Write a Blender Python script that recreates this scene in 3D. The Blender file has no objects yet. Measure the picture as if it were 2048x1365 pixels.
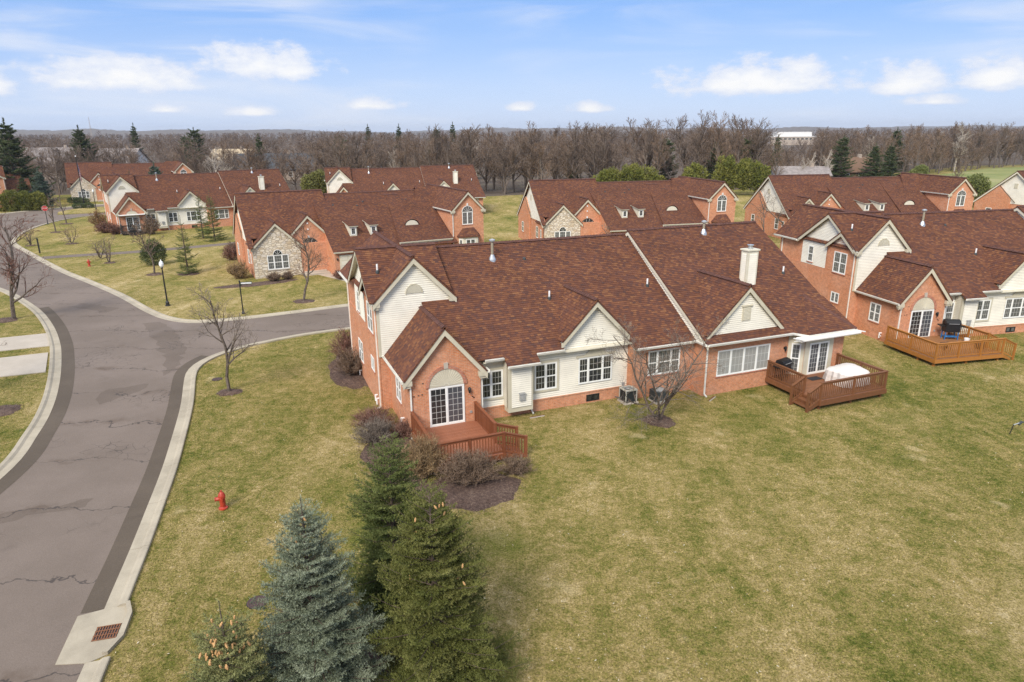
import bpy, math, random
import numpy as np
from mathutils import Vector
R = math.radians
random.seed(7)
rng = np.random.default_rng(11)
scene = bpy.context.scene
COL = scene.collection

# ------------------------------------------------------------------ camera
cam_d = bpy.data.cameras.new('camera')
cam = bpy.data.objects.new('camera', cam_d)
COL.objects.link(cam)
cam_d.sensor_width = 36.0
cam_d.lens = 24.0
cam_d.clip_start = 0.5
cam_d.clip_end = 30000
from mathutils import Matrix
PITCH = math.atan((682.5 - 263.0) / 1365.0)
cam.matrix_world = Matrix.Translation((0, 0, 13.7)) @ Matrix.Rotation(R(90) - PITCH, 4, 'X') @ Matrix.Rotation(R(-0.4), 4, 'Z')
scene.camera = cam

# ------------------------------------------------------------------ view / engine
scene.render.engine = 'CYCLES'
scene.view_settings.view_transform = 'Standard'
scene.view_settings.look = 'None'
scene.view_settings.exposure = 1.38
scene.view_settings.gamma = 1.0
scene.cycles.use_denoising = True
scene.cycles.denoising_prefilter = 'NONE'
scene.cycles.max_bounces = 6
scene.cycles.diffuse_bounces = 3
scene.cycles.glossy_bounces = 3
scene.cycles.transparent_max_bounces = 6
scene.cycles.volume_bounces = 0
scene.cycles.caustics_reflective = False
scene.cycles.caustics_refractive = False
scene.cycles.sample_clamp_indirect = 4.0

# ------------------------------------------------------------------ node helper
class NT:
    def __init__(s, tree):
        s.t = tree
    def n(s, typ, **kw):
        nd = s.t.nodes.new(typ)
        ins = {}
        for k, v in kw.items():
            if k.startswith('i_'):
                ins[k[2:]] = v
            else:
                setattr(nd, k, v)
        for k, v in ins.items():
            key = int(k) if k.isdigit() else k.replace('_', ' ')
            s.set(nd.inputs[key], v)
        return nd
    def set(s, sock, v):
        if isinstance(v, bpy.types.NodeSocket):
            s.t.links.new(v, sock)
        elif isinstance(v, (tuple, list)) and len(v) == 3 and sock.type == 'RGBA':
            sock.default_value = (*v, 1)
        else:
            sock.default_value = v
    def math(s, op, a, b=None, c=None, clamp=False):
        nd = s.t.nodes.new('ShaderNodeMath'); nd.operation = op; nd.use_clamp = clamp
        s.set(nd.inputs[0], a)
        if b is not None: s.set(nd.inputs[1], b)
        if c is not None: s.set(nd.inputs[2], c)
        return nd.outputs[0]
    def vm(s, op, a, b=None):
        nd = s.t.nodes.new('ShaderNodeVectorMath'); nd.operation = op
        s.set(nd.inputs[0], a)
        if b is not None: s.set(nd.inputs[1], b)
        return nd
    def mix(s, fac, a, b, blend='MIX'):
        nd = s.t.nodes.new('ShaderNodeMix'); nd.data_type = 'RGBA'; nd.blend_type = blend
        s.set(nd.inputs[0], fac); s.set(nd.inputs[6], a); s.set(nd.inputs[7], b)
        return nd.outputs[2]
    def ramp(s, fac, stops, interp='LINEAR'):
        nd = s.t.nodes.new('ShaderNodeValToRGB'); cr = nd.color_ramp; cr.interpolation = interp
        while len(cr.elements) > 1: cr.elements.remove(cr.elements[-1])
        for i, (p, c) in enumerate(stops):
            e = cr.elements[0] if i == 0 else cr.elements.new(p)
            e.position = p
            e.color = (*c, 1) if len(c) == 3 else c
        s.set(nd.inputs[0], fac)
        return nd.outputs[0]
    def smooth(s, x, a, b, lo=0.0, hi=1.0):
        nd = s.t.nodes.new('ShaderNodeMapRange'); nd.interpolation_type = 'SMOOTHSTEP'
        s.set(nd.inputs[0], x)
        nd.inputs[1].default_value = a; nd.inputs[2].default_value = b
        nd.inputs[3].default_value = lo; nd.inputs[4].default_value = hi
        return nd.outputs[0]
    def noise(s, vec, scale, detail=3.0, rough=0.55, dist=0.0):
        nd = s.t.nodes.new('ShaderNodeTexNoise')
        if vec is not None: s.set(nd.inputs['Vector'], vec)
        nd.inputs['Scale'].default_value = scale; nd.inputs['Detail'].default_value = detail
        nd.inputs['Roughness'].default_value = rough; nd.inputs['Distortion'].default_value = dist
        return nd.outputs[0]

# ------------------------------------------------------------------ world: sky with thin veil and small cumulus
SUN_EL, SUN_AZ = R(40), R(-156)          # azimuth from +Y, clockwise positive
world = bpy.data.worlds.new('World'); scene.world = world; world.use_nodes = True
wt = world.node_tree; wt.nodes.clear(); W = NT(wt)
tc = W.n('ShaderNodeTexCoord').outputs['Generated']
sky = W.n('ShaderNodeTexSky', sky_type='NISHITA', sun_disc=False, sun_elevation=SUN_EL, sun_rotation=SUN_AZ,
          altitude=200, air_density=1.0, dust_density=0.6, ozone_density=1.2)
sep = W.n('ShaderNodeSeparateXYZ', i_Vector=tc)
az = W.math('ARCTAN2', sep.outputs[0], sep.outputs[1])
el = W.math('ARCSINE', sep.outputs[2])
pv = W.n('ShaderNodeCombineXYZ', i_X=az, i_Y=el).outputs[0]
# small cumulus low over the horizon: (azimuth, elevation, half width, half height)
CLOUDS = [(-0.330, 0.0885, .082, .029), (-0.490, 0.0690, .100, .027), (-0.635, 0.0570, .048, .021),
          (0.335, 0.0640, .140, .029), (0.505, 0.0560, .050, .022), (0.590, 0.0610, .052, .025),
          (-0.195, 0.0385, .046, .012), (0.015, 0.0330, .026, .009), (0.112, 0.0310, .032, .010),
          (-0.445, 0.0300, .024, .007), (-0.345, 0.0270, .040, .008), (0.530, 0.0330, .034, .009),
          (0.95, 0.062, .12, .028), (-1.0, 0.07, .13, .03), (2.0, 0.07, .14, .03), (-2.1, 0.075, .13, .03)]
m = None
for (a, e, w, h) in CLOUDS:
    d = W.vm('SUBTRACT', pv, (a, e - h * .35, 0)).outputs[0]
    sx = W.n('ShaderNodeSeparateXYZ', i_Vector=d)
    yy = W.math('MAXIMUM', W.math('MULTIPLY', sx.outputs[1], 0.8 / h), W.math('MULTIPLY', sx.outputs[1], -2.2 / h))
    l = W.vm('LENGTH', W.n('ShaderNodeCombineXYZ', i_X=W.math('MULTIPLY', sx.outputs[0], 1.0 / w), i_Y=yy).outputs[0]).outputs['Value']
    m = l if m is None else W.math('MINIMUM', m, l)
nv = W.vm('MULTIPLY', pv, (1.0, 1.9, 1.0)).outputs[0]
n1 = W.noise(nv, 30, 8, .66)
n2 = W.noise(nv, 11, 3, .5)
dens = W.math('SUBTRACT', 1.12, m)
dens = W.math('ADD', dens, W.math('MULTIPLY', W.math('SUBTRACT', n1, .5), 1.7))
dens = W.math('ADD', dens, W.math('MULTIPLY', W.math('SUBTRACT', n2, .5), 1.3))
cum = W.smooth(dens, 0.02, 0.5)
# high streaks, everywhere
rot = W.n('ShaderNodeMapping', i_Vector=pv, i_Rotation=(0, 0, R(14)), i_Scale=(3.2, 22, 1)).outputs[0]
st = W.noise(rot, 1.0, 5, .55, .6)
st2 = W.noise(W.vm('MULTIPLY', pv, (1.6, 3.0, 1)).outputs[0], 1.4, 2, .5)
cir = W.math('MULTIPLY', W.smooth(st, .42, .74), W.smooth(st2, .34, .60))
cir = W.math('MULTIPLY', cir, 0.8)
# thin high cloud pales the clear sky, more so towards the horizon
veilc = W.ramp(sep.outputs[2], [(0.0, (2.95, 3.6, 5.0)), (.06, (2.4, 3.2, 4.95)), (.14, (1.4, 2.5, 4.85)), (.24, (.70, 1.9, 4.7)), (.42, (2.2, 3.0, 4.7)), (.8, (6.1, 6.3, 6.5))])
c0 = W.mix(.88, sky.outputs[0], veilc)
c1 = W.mix(cir, c0, (4.2, 4.45, 5.0))
shade = W.mix(W.smooth(dens, .25, 1.1), (4.0, 4.3, 5.0), (5.3, 5.25, 5.2))
c2 = W.mix(W.math('MULTIPLY', cum, 0.95), c1, shade)
bg = W.n('ShaderNodeBackground', i_Color=c2, i_Strength=0.075)
out = W.n('ShaderNodeOutputWorld', i_Surface=bg.outputs[0])

# ------------------------------------------------------------------ sun (soft, behind thin cloud)
sun_d = bpy.data.lights.new('sun', 'SUN'); sun_d.energy = 1.6; sun_d.angle = R(22); sun_d.color = (1.0, .93, .82)
sun = bpy.data.objects.new('sun', sun_d); COL.objects.link(sun)
sd = Vector((math.sin(SUN_AZ) * math.cos(SUN_EL), math.cos(SUN_AZ) * math.cos(SUN_EL), math.sin(SUN_EL)))
sun.rotation_euler = sd.to_track_quat('Z', 'Y').to_euler()

# ------------------------------------------------------------------ materials
MATS = {}
def mat(name):
    m = bpy.data.materials.new(name); m.use_nodes = True
    nt = m.node_tree; nt.nodes.clear(); h = NT(nt)
    b = h.n('ShaderNodeBsdfPrincipled'); o = h.n('ShaderNodeOutputMaterial')
    nt.links.new(b.outputs[0], o.inputs[0])
    MATS[name] = m
    return h, b
def bump(h, b, height, strength=.4, dist=.01):
    bn = h.n('ShaderNodeBump', i_Strength=strength, i_Distance=dist, i_Height=height)
    h.set(b.inputs['Normal'], bn.outputs[0])
def simple(name, col, rough=.6, metal=0.0, var=.12, scale=6.0, spec=.4, bmp=0.0):
    h, b = mat(name)
    oc = h.n('ShaderNodeTexCoord').outputs['Object']
    n = h.noise(oc, scale, 4, .6)
    f = h.smooth(n, .3, .7, 1 - var, 1 + var)
    c = h.vm('SCALE', col); h.set(c.inputs['Scale'], f)
    h.set(b.inputs['Base Color'], c.outputs[0])
    b.inputs['Roughness'].default_value = rough; b.inputs['Metallic'].default_value = metal
    b.inputs['Specular IOR Level'].default_value = spec
    if bmp: bump(h, b, n, bmp, .01)
    return MATS[name]

def m_brick(name, c1, c2, mortar):
    h, b = mat(name)
    uv = h.n('ShaderNodeTexCoord').outputs['UV']
    br = h.n('ShaderNodeTexBrick', i_Vector=uv, i_Color1=c1, i_Color2=c2, i_Mortar=mortar)
    br.inputs['Scale'].default_value = 1; br.inputs['Mortar Size'].default_value = .007; br.inputs['Mortar Smooth'].default_value = .2
    br.inputs['Brick Width'].default_value = .215; br.inputs['Row Height'].default_value = .078; br.inputs['Bias'].default_value = -.1
    n = h.noise(uv, .8, 4, .6); n2 = h.noise(uv, 5, 3, .7)
    c = h.mix(h.smooth(n, .35, .75), br.outputs[0], h.mix(.5, br.outputs[0], (.62, .36, .25)))
    sv = h.n('ShaderNodeHueSaturation', i_Color=c); h.set(sv.inputs['Value'], h.smooth(n2, .25, .75, .82, 1.16))
    h.set(b.inputs['Base Color'], sv.outputs[0]); b.inputs['Roughness'].default_value = .9
    b.inputs['Specular IOR Level'].default_value = .2
    bump(h, b, h.math('SUBTRACT', 1.0, br.outputs[1]), .5, .006)
m_brick('brick', (.60, .235, .108), (.50, .182, .083), (.50, .375, .28))
m_brick('brick_dark', (.44, .15, .085), (.36, .12, .07), (.4, .3, .24))

def m_shingle(name, k=1.0):
    h, b = mat(name)
    uv = h.n('ShaderNodeTexCoord').outputs['UV']
    def br(w, rowh, off):
        t = h.n('ShaderNodeTexBrick', i_Vector=uv, i_Color1=(0, 0, 0), i_Color2=(1, 1, 1), i_Mortar=(.35, .35, .35))
        t.inputs['Scale'].default_value = 1; t.inputs['Mortar Size'].default_value = .004
        t.inputs['Brick Width'].default_value = w; t.inputs['Row Height'].default_value = rowh
        t.offset = off; t.offset_frequency = 2; t.squash = 1.0
        return t
    a = br(.19, .145, .37); a2 = br(.52, .145, .61)
    f = h.math('ADD', h.math('MULTIPLY', a.outputs[0], .62), h.math('MULTIPLY', a2.outputs[0], .16))
    n3 = h.noise(uv, 22, 3, .75)
    f = h.math('ADD', f, h.math('MULTIPLY', n3, .40))
    c = h.ramp(f, [(.18, (.080 * k, .043 * k, .038 * k)), (.40, (.107 * k, .048 * k, .035 * k)), (.60, (.132 * k, .0555 * k, .035 * k)),
                   (.80, (.166 * k, .070 * k, .038 * k)), (1.0, (.228 * k, .108 * k, .052 * k))])
    n1 = h.noise(uv, .55, 3, .55)
    sv = h.n('ShaderNodeHueSaturation', i_Color=c); h.set(sv.inputs['Value'], h.smooth(n1, .3, .7, .92, 1.08))
    h.set(b.inputs['Base Color'], sv.outputs[0]); b.inputs['Roughness'].default_value = .92
    b.inputs['Specular IOR Level'].default_value = .15
    bump(h, b, h.math('ADD', h.noise(uv, 60, 2, .6), h.math('MULTIPLY', a.outputs[0], .6)), .5, .006)
m_shingle('shingle', 1.0)
simple('shingle_cap', (.10, .044, .034), .9, var=.25, scale=5)
simple('shingle_edge', (.035, .022, .02), .9)

def m_siding(name, col):
    h, b = mat(name)
    uv = h.n('ShaderNodeTexCoord').outputs['UV']
    n = h.noise(uv, 1.2, 3, .55)
    st = h.noise(h.n('ShaderNodeMapping', i_Vector=uv, i_Scale=(1.2, 14, 1)).outputs[0], 3, 3, .6)
    f = h.math('MULTIPLY', h.smooth(n, .3, .7, .93, 1.04), h.smooth(st, .3, .7, .96, 1.03))
    c = h.vm('SCALE', col); h.set(c.inputs['Scale'], f)
    h.set(b.inputs['Base Color'], c.outputs[0]); b.inputs['Roughness'].default_value = .55; b.inputs['Specular IOR Level'].default_value = .3
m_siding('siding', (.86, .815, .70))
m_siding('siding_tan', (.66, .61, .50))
simple('trim', (.545, .50, .385), .6, var=.06, scale=2)
simple('trim_pale', (.66, .62, .50), .6, var=.05, scale=2)
simple('white_paint', (.80, .80, .77), .45, var=.04, scale=2)
simple('muntin', (.50, .50, .47), .5)
simple('gutter_white', (.74, .72, .66), .4, var=.08, scale=3)
simple('garage_door', (.60, .55, .42), .55, var=.05, scale=2)
simple('door_dark', (.14, .105, .075), .5)
def m_glass(name, col, curtain=False, rough=.06):
    h, b = mat(name)
    oc = h.n('ShaderNodeTexCoord').outputs['Object']
    if curtain:
        wv = h.n('ShaderNodeTexWave', wave_type='BANDS', bands_direction='X', i_Vector=oc)
        wv.inputs['Scale'].default_value = 6; wv.inputs['Distortion'].default_value = 2.5; wv.inputs['Detail'].default_value = 2
        c = h.mix(wv.outputs[1], tuple(x * .62 for x in col), col)
    else:
        c = h.mix(h.smooth(h.noise(oc, 1.6, 2), .4, .65), col, tuple(x * 2.2 for x in col))
    h.set(b.inputs['Base Color'], c)
    b.inputs['Roughness'].default_value = rough; b.inputs['Specular IOR Level'].default_value = .55
    b.inputs['Coat Weight'].default_value = .5; b.inputs['Coat Roughness'].default_value = .03
    bump(h, b, h.noise(oc, 1.3, 2), .06, .05)
m_glass('glass', (.024, .026, .026))
m_glass('glass_curtain', (.42, .42, .39), True, .12)
m_glass('glass_half', (.13, .135, .135), True, .08)
m_glass('glass_door', (.065, .068, .075), False, .07)

def m_stone():
    h, b = mat('stone')
    uv = h.n('ShaderNodeTexCoord').outputs['UV']
    wv = h.vm('ADD', uv, h.vm('SCALE', h.n('ShaderNodeTexNoise', i_Vector=uv, i_Scale=2.2).outputs[1]).outputs[0])
    vv = h.n('ShaderNodeMapping', i_Vector=uv, i_Scale=(2.6, 5.2, 1)).outputs[0]
    vo = h.n('ShaderNodeTexVoronoi', i_Vector=vv, i_Scale=1.0, i_Randomness=.85)
    ve = h.n('ShaderNodeTexVoronoi', feature='DISTANCE_TO_EDGE', i_Vector=vv, i_Scale=1.0, i_Randomness=.85)
    g = h.n('ShaderNodeSeparateColor', i_Color=vo.outputs[1])
    c = h.ramp(g.outputs[0], [(0, (.50, .39, .26)), (.3, (.68, .58, .44)), (.6, (.76, .68, .55)), (1, (.60, .53, .45))])
    e = h.smooth(ve.outputs[0], .02, .10)
    c = h.mix(e, (.42, .35, .26), c)
    h.set(b.inputs['Base Color'], c); b.inputs['Roughness'].default_value = .9
    bump(h, b, h.math('ADD', e, h.math('MULTIPLY', h.noise(uv, 12, 3), .4)), .8, .03)
m_stone()

def lawn_color(h, oc):
    a = h.noise(oc, .05, 3, .55); st = h.n('ShaderNodeMapping', i_Vector=oc, i_Rotation=(0, 0, R(24)), i_Scale=(1, .5, 1)).outputs[0]
    bb = h.noise(st, .34, 5, .66, .5); c_ = h.noise(oc, 1.5, 5, .72, .4); d = h.noise(oc, 4.2, 4, .75); e = h.noise(oc, 11, 3, .8)
    f = h.math('ADD', h.math('MULTIPLY', a, .22), h.math('MULTIPLY', bb, .36))
    f = h.math('ADD', f, h.math('MULTIPLY', c_, .32)); f = h.math('ADD', f, h.math('MULTIPLY', d, .30)); f = h.math('ADD', f, h.math('MULTIPLY', e, .36))
    c = h.ramp(f, [(.635, (.078, .100, .015)), (.70, (.150, .155, .032)), (.755, (.240, .206, .060)), (.81, (.335, .262, .098)), (.875, (.460, .352, .165)), (.95, (.61, .50, .29))])
    pale = h.smooth(h.noise(h.vm('ADD', oc, (31, 7, 0)).outputs[0], .42, 3, .6), .64, .76)
    c = h.mix(h.math('MULTIPLY', pale, .65), c, (.60, .475, .26))
    lush = h.smooth(h.noise(h.vm('ADD', oc, (3, 77, 0)).outputs[0], .16, 3, .55), .58, .74)
    c = h.mix(h.math('MULTIPLY', lush, .5), c, (.105, .135, .018))
    dk = h.smooth(h.noise(oc, 17, 3, .8), .30, .62, .46, 1.24)
    s = h.vm('SCALE', c); h.set(s.inputs['Scale'], dk)
    return s.outputs[0], d, e
h, b = mat('lawn')
oc = h.n('ShaderNodeTexCoord').outputs['Object']
c, d_, e_ = lawn_color(h, oc)
h.set(b.inputs['Base Color'], c); b.inputs['Roughness'].default_value = .95; b.inputs['Specular IOR Level'].default_value = .1
bump(h, b, h.math('ADD', e_, h.noise(oc, 90, 2, .7)), .9, .04)
h, b = mat('grass_blade')
oc = h.n('ShaderNodeTexCoord').outputs['Object']
c, d_, e_ = lawn_color(h, oc)
at = h.n('ShaderNodeAttribute', attribute_name='tint').outputs['Fac']
s = h.vm('SCALE', c); h.set(s.inputs['Scale'], at)
h.set(b.inputs['Base Color'], s.outputs[0]); b.inputs['Roughness'].default_value = .9; b.inputs['Specular IOR Level'].default_value = .1

h, b = mat('fairway')
oc = h.n('ShaderNodeTexCoord').outputs['Object']
h.set(b.inputs['Base Color'], h.ramp(h.noise(oc, .05, 4, .6), [(.35, (.16, .19, .045)), (.55, (.26, .26, .09)), (.7, (.34, .30, .14))])); b.inputs['Roughness'].default_value = .95
h, b = mat('forest_floor')
oc = h.n('ShaderNodeTexCoord').outputs['Object']
h.set(b.inputs['Base Color'], h.ramp(h.noise(oc, .12, 5, .65), [(.3, (.065, .046, .034)), (.5, (.11, .08, .057)), (.7, (.14, .115, .068))])); b.inputs['Roughness'].default_value = .95

def m_asphalt(name, c1, c2, cracks=True):
    h, b = mat(name)
    oc = h.n('ShaderNodeTexCoord').outputs['Object']
    big = h.noise(oc, .16, 4, .6); fine = h.noise(oc, 30, 3, .8); fine2 = h.noise(oc, 75, 2, .8)
    c = h.mix(h.smooth(big, .32, .68), c1, c2)
    c = h.mix(h.smooth(h.noise(oc, .7, 4, .6), .56, .76, 0, .45), c, tuple(x * .72 for x in c1))
    sv = h.n('ShaderNodeHueSaturation', i_Color=c); h.set(sv.inputs['Value'], h.math('MULTIPLY', h.smooth(fine, .25, .75, .84, 1.16), h.smooth(fine2, .3, .75, .88, 1.15)))
    col = sv.outputs[0]
    if cracks:
        warp = h.n('ShaderNodeTexNoise', i_Vector=oc, i_Scale=.32, i_Detail=5.0, i_Roughness=.62)
        wx = h.math('MULTIPLY', h.math('SUBTRACT', warp.outputs[0], .5), 3.2)
        s = h.n('ShaderNodeSeparateXYZ', i_Vector=oc)
        al = h.math('ADD', h.math('ADD', h.math('MULTIPLY', s.outputs[0], .02), s.outputs[1]), wx)
        fr = h.math('FRACT', h.math('MULTIPLY', al, 1 / 4.1))
        dd = h.math('ABSOLUTE', h.math('SUBTRACT', fr, .5))
        jit = h.noise(oc, 3.5, 3, .7)
        dd = h.math('ADD', dd, h.math('MULTIPLY', h.math('SUBTRACT', jit, .5), .035))
        on = h.smooth(h.noise(oc, .21, 2, .5), .28, .46)
        ln = h.math('MULTIPLY', h.smooth(h.math('ABSOLUTE', dd), .003, .013, 1, 0), on)
        worn = h.math('MULTIPLY', h.smooth(h.math('ABSOLUTE', dd), .02, .16, 1, 0), h.smooth(h.noise(oc, .5, 4, .7), .5, .68))
        col = h.mix(h.math('MULTIPLY', worn, .65), col, (.105, .074, .054))
        vo = h.n('ShaderNodeTexVoronoi', feature='DISTANCE_TO_EDGE', i_Vector=h.vm('ADD', oc, h.vm('SCALE', warp.outputs[1]).outputs[0]).outputs[0], i_Scale=1.7)
        al2 = h.math('MULTIPLY', h.smooth(vo.outputs[0], .008, .03, 1, 0), h.smooth(h.noise(oc, .23, 3, .6), .53, .62))
        allc = h.math('MAXIMUM', ln, h.math('MULTIPLY', al2, .85))
        col = h.mix(h.math('MULTIPLY', allc, .75), col, (.045, .038, .036))
        pale_area = h.math('MULTIPLY', h.smooth(h.noise(oc, .17, 3, .5), .60, .74), .35)  # random areas mixed towards a paler tone
        col = h.mix(pale_area, col, (.25, .205, .185))
    h.set(b.inputs['Base Color'], col); b.inputs['Roughness'].default_value = .85; b.inputs['Specular IOR Level'].default_value = .25
    bump(h, b, h.math('ADD', fine, fine2), .35, .008)
m_asphalt('asphalt', (.165, .130, .106), (.205, .163, .136))
m_asphalt('asphalt_dark', (.095, .074, .055), (.125, .098, .074), False)
m_asphalt('asphalt_patch', (.135, .105, .084), (.165, .130, .106), True)
def m_concrete(name, c1, c2):
    h, b = mat(name)
    oc = h.n('ShaderNodeTexCoord').outputs['Object']
    c = h.mix(h.smooth(h.noise(oc, .6, 5, .65), .35, .68), c1, c2)
    c = h.mix(h.smooth(h.noise(oc, 2.5, 4, .7), .60, .76, 0, .5), c, (.27, .22, .17))
    sv = h.n('ShaderNodeHueSaturation', i_Color=c); h.set(sv.inputs['Value'], h.smooth(h.noise(oc, 40, 3, .8), .25, .75, .88, 1.1))
    h.set(b.inputs['Base Color'], sv.outputs[0]); b.inputs['Roughness'].default_value = .88
    bump(h, b, h.noise(oc, 50, 3, .7), .3, .006)
m_concrete('concrete', (.43, .375, .285), (.33, .285, .215))
m_concrete('concrete_walk', (.42, .365, .30), (.48, .42, .35))
h, b = mat('mulch')
oc = h.n('ShaderNodeTexCoord').outputs['Object']
h.set(b.inputs['Base Color'], h.ramp(h.math('ADD', h.math('MULTIPLY', h.noise(oc, 9, 4, .8), .7), h.math('MULTIPLY', h.noise(oc, 1.1, 3, .6), .3)), [(.34, (.042, .023, .017)), (.48, (.095, .056, .042)), (.6, (.165, .108, .08)), (.72, (.33, .25, .18))])); b.inputs['Roughness'].default_value = .95
bump(h, b, h.noise(oc, 30, 4, .8), 1.0, .05)

def m_wood(name, c1, c2):
    h, b = mat(name)
    oi = h.n('ShaderNodeObjectInfo').outputs['Random']
    oc = h.n('ShaderNodeTexCoord').outputs['Object']
    n = h.noise(h.n('ShaderNodeMapping', i_Vector=oc, i_Scale=(2, 2, 2)).outputs[0], 3, 4, .6)
    f = h.math('ADD', h.math('MULTIPLY', n, .7), h.math('MULTIPLY', oi, .35))
    h.set(b.inputs['Base Color'], h.mix(h.smooth(f, .25, .8), c1, c2)); b.inputs['Roughness'].default_value = .55; b.inputs['Specular IOR Level'].default_value = .35
    bump(h, b, h.noise(oc, 20, 3, .6), .15, .004)
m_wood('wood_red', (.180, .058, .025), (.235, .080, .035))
m_wood('wood_red_floor', (.27, .102, .054), (.335, .13, .072))  # lighter than the rails: wet sheen of the boards put into the colour
m_wood('wood_brown_floor', (.20, .085, .04), (.27, .115, .055))
m_wood('wood_orange_floor', (.26, .12, .05), (.33, .16, .07))
m_wood('wood_dark_floor', (.05, .04, .035), (.07, .055, .045))
m_wood('wood_brown', (.150, .062, .027), (.205, .086, .038))
m_wood('wood_orange', (.31, .125, .026), (.40, .165, .038))
m_wood('wood_dark', (.035, .028, .025), (.05, .04, .034))

def m_leaf(name, c1, c2, c3, rough=.75):
    h, b = mat(name)
    at = h.n('ShaderNodeAttribute', attribute_name='tint').outputs['Fac']
    oc = h.n('ShaderNodeTexCoord').outputs['Object']
    f = h.math('ADD', h.math('MULTIPLY', at, .75), h.math('MULTIPLY', h.noise(oc, .8, 3, .6), .35))
    h.set(b.inputs['Base Color'], h.ramp(f, [(.12, c1), (.5, c2), (.92, c3)])); b.inputs['Roughness'].default_value = rough
    b.inputs['Specular IOR Level'].default_value = .25
m_leaf('needles_blue', (.090, .112, .066), (.195, .226, .150), (.37, .40, .295))
m_leaf('needles_green', (.050, .072, .020), (.105, .135, .036), (.215, .225, .075))
m_leaf('needles_olive', (.050, .062, .016), (.118, .130, .030), (.23, .215, .075))
m_leaf('needles_young', (.095, .112, .042), (.20, .215, .085), (.38, .36, .16))
m_leaf('needles_far', (.030, .048, .020), (.062, .086, .034), (.125, .145, .06))
m_leaf('needles_farblue', (.05, .075, .055), (.085, .12, .088), (.16, .20, .15))
m_leaf('yew', (.055, .075, .014), (.12, .135, .024), (.23, .215, .05))
m_leaf('twig_brown', (.085, .056, .038), (.165, .110, .075), (.31, .225, .16))
m_leaf('twig_red', (.110, .052, .038), (.195, .100, .075), (.31, .185, .14))
m_leaf('twig_grey', (.085, .066, .052), (.165, .130, .105), (.30, .25, .20))
m_leaf('twig_tan', (.130, .082, .042), (.245, .160, .082), (.38, .27, .15))
m_leaf('twig_forest', (.068, .047, .034), (.140, .099, .074), (.255, .190, .145))
m_leaf('twig_forest_warm', (.090, .055, .036), (.180, .117, .078), (.29, .205, .14))
m_leaf('mulch_chip', (.05, .026, .02), (.14, .08, .06), (.36, .26, .19))
m_leaf('litter', (.12, .075, .04), (.42, .32, .18), (.75, .68, .55))
m_leaf('twig_pale', (.25, .21, .18), (.40, .345, .29), (.56, .50, .43))
simple('bark', (.115, .085, .064), .9, var=.35, scale=9, bmp=.6)
simple('bark_grey', (.13, .102, .082), .9, var=.35, scale=7, bmp=.5)
simple('bark_pale', (.50, .44, .37), .85, var=.25, scale=6)
simple('cone_tan', (.52, .30, .13), .7, var=.25, scale=30)
simple('black_iron', (.014, .015, .016), .4, spec=.5)
simple('lamp_white', (.80, .81, .80), .25)
simple('hydrant_red', (.42, .045, .022), .4, var=.18, scale=14, spec=.5)
simple('sign_red', (.50, .03, .03), .4)
simple('sign_white', (.75, .75, .73), .4)
simple('sign_green', (.03, .05, .045), .4)
simple('flag_red', (.50, .05, .06), .8)
simple('flag_white', (.78, .76, .74), .8)
simple('flag_blue', (.04, .06, .20), .8)
simple('rust', (.20, .085, .042), .8, var=.4, scale=25)
simple('iron_brown', (.075, .045, .045), .75, var=.25, scale=8)
simple('galvanised', (.50, .52, .54), .35, .6, var=.12, scale=8)
simple('grey_plastic', (.34, .34, .33), .5)
simple('white_plastic', (.80, .80, .80), .35)
simple('condenser_dark', (.045, .052, .054), .5, var=.2, scale=30)
simple('condenser_tan', (.42, .41, .36), .5)
simple('black_cover', (.012, .012, .013), .5, spec=.4)
simple('blue_metal', (.02, .16, .42), .4)
simple('fabric_white', (.70, .665, .635), .85, var=.05, scale=4, bmp=.2)
simple('fabric_beige', (.62, .565, .52), .85, var=.07, scale=4)
simple('doormat', (.028, .028, .032), .95, var=.3, scale=40)
simple('flue', (.30, .26, .19), .6)
simple('slate_roof', (.055, .062, .072), .8, var=.3, scale=2)
simple('grey_roof', (.26, .23, .22), .85, var=.2, scale=1.5)
simple('tan_roof', (.52, .42, .29), .85, var=.15, scale=1.5)
simple('far_white', (.72, .71, .69), .7)
simple('far_tan', (.40, .33, .27), .8)
simple('far_brown', (.16, .095, .06), .8)
simple('pebble', (.45, .41, .36), .9)

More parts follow.
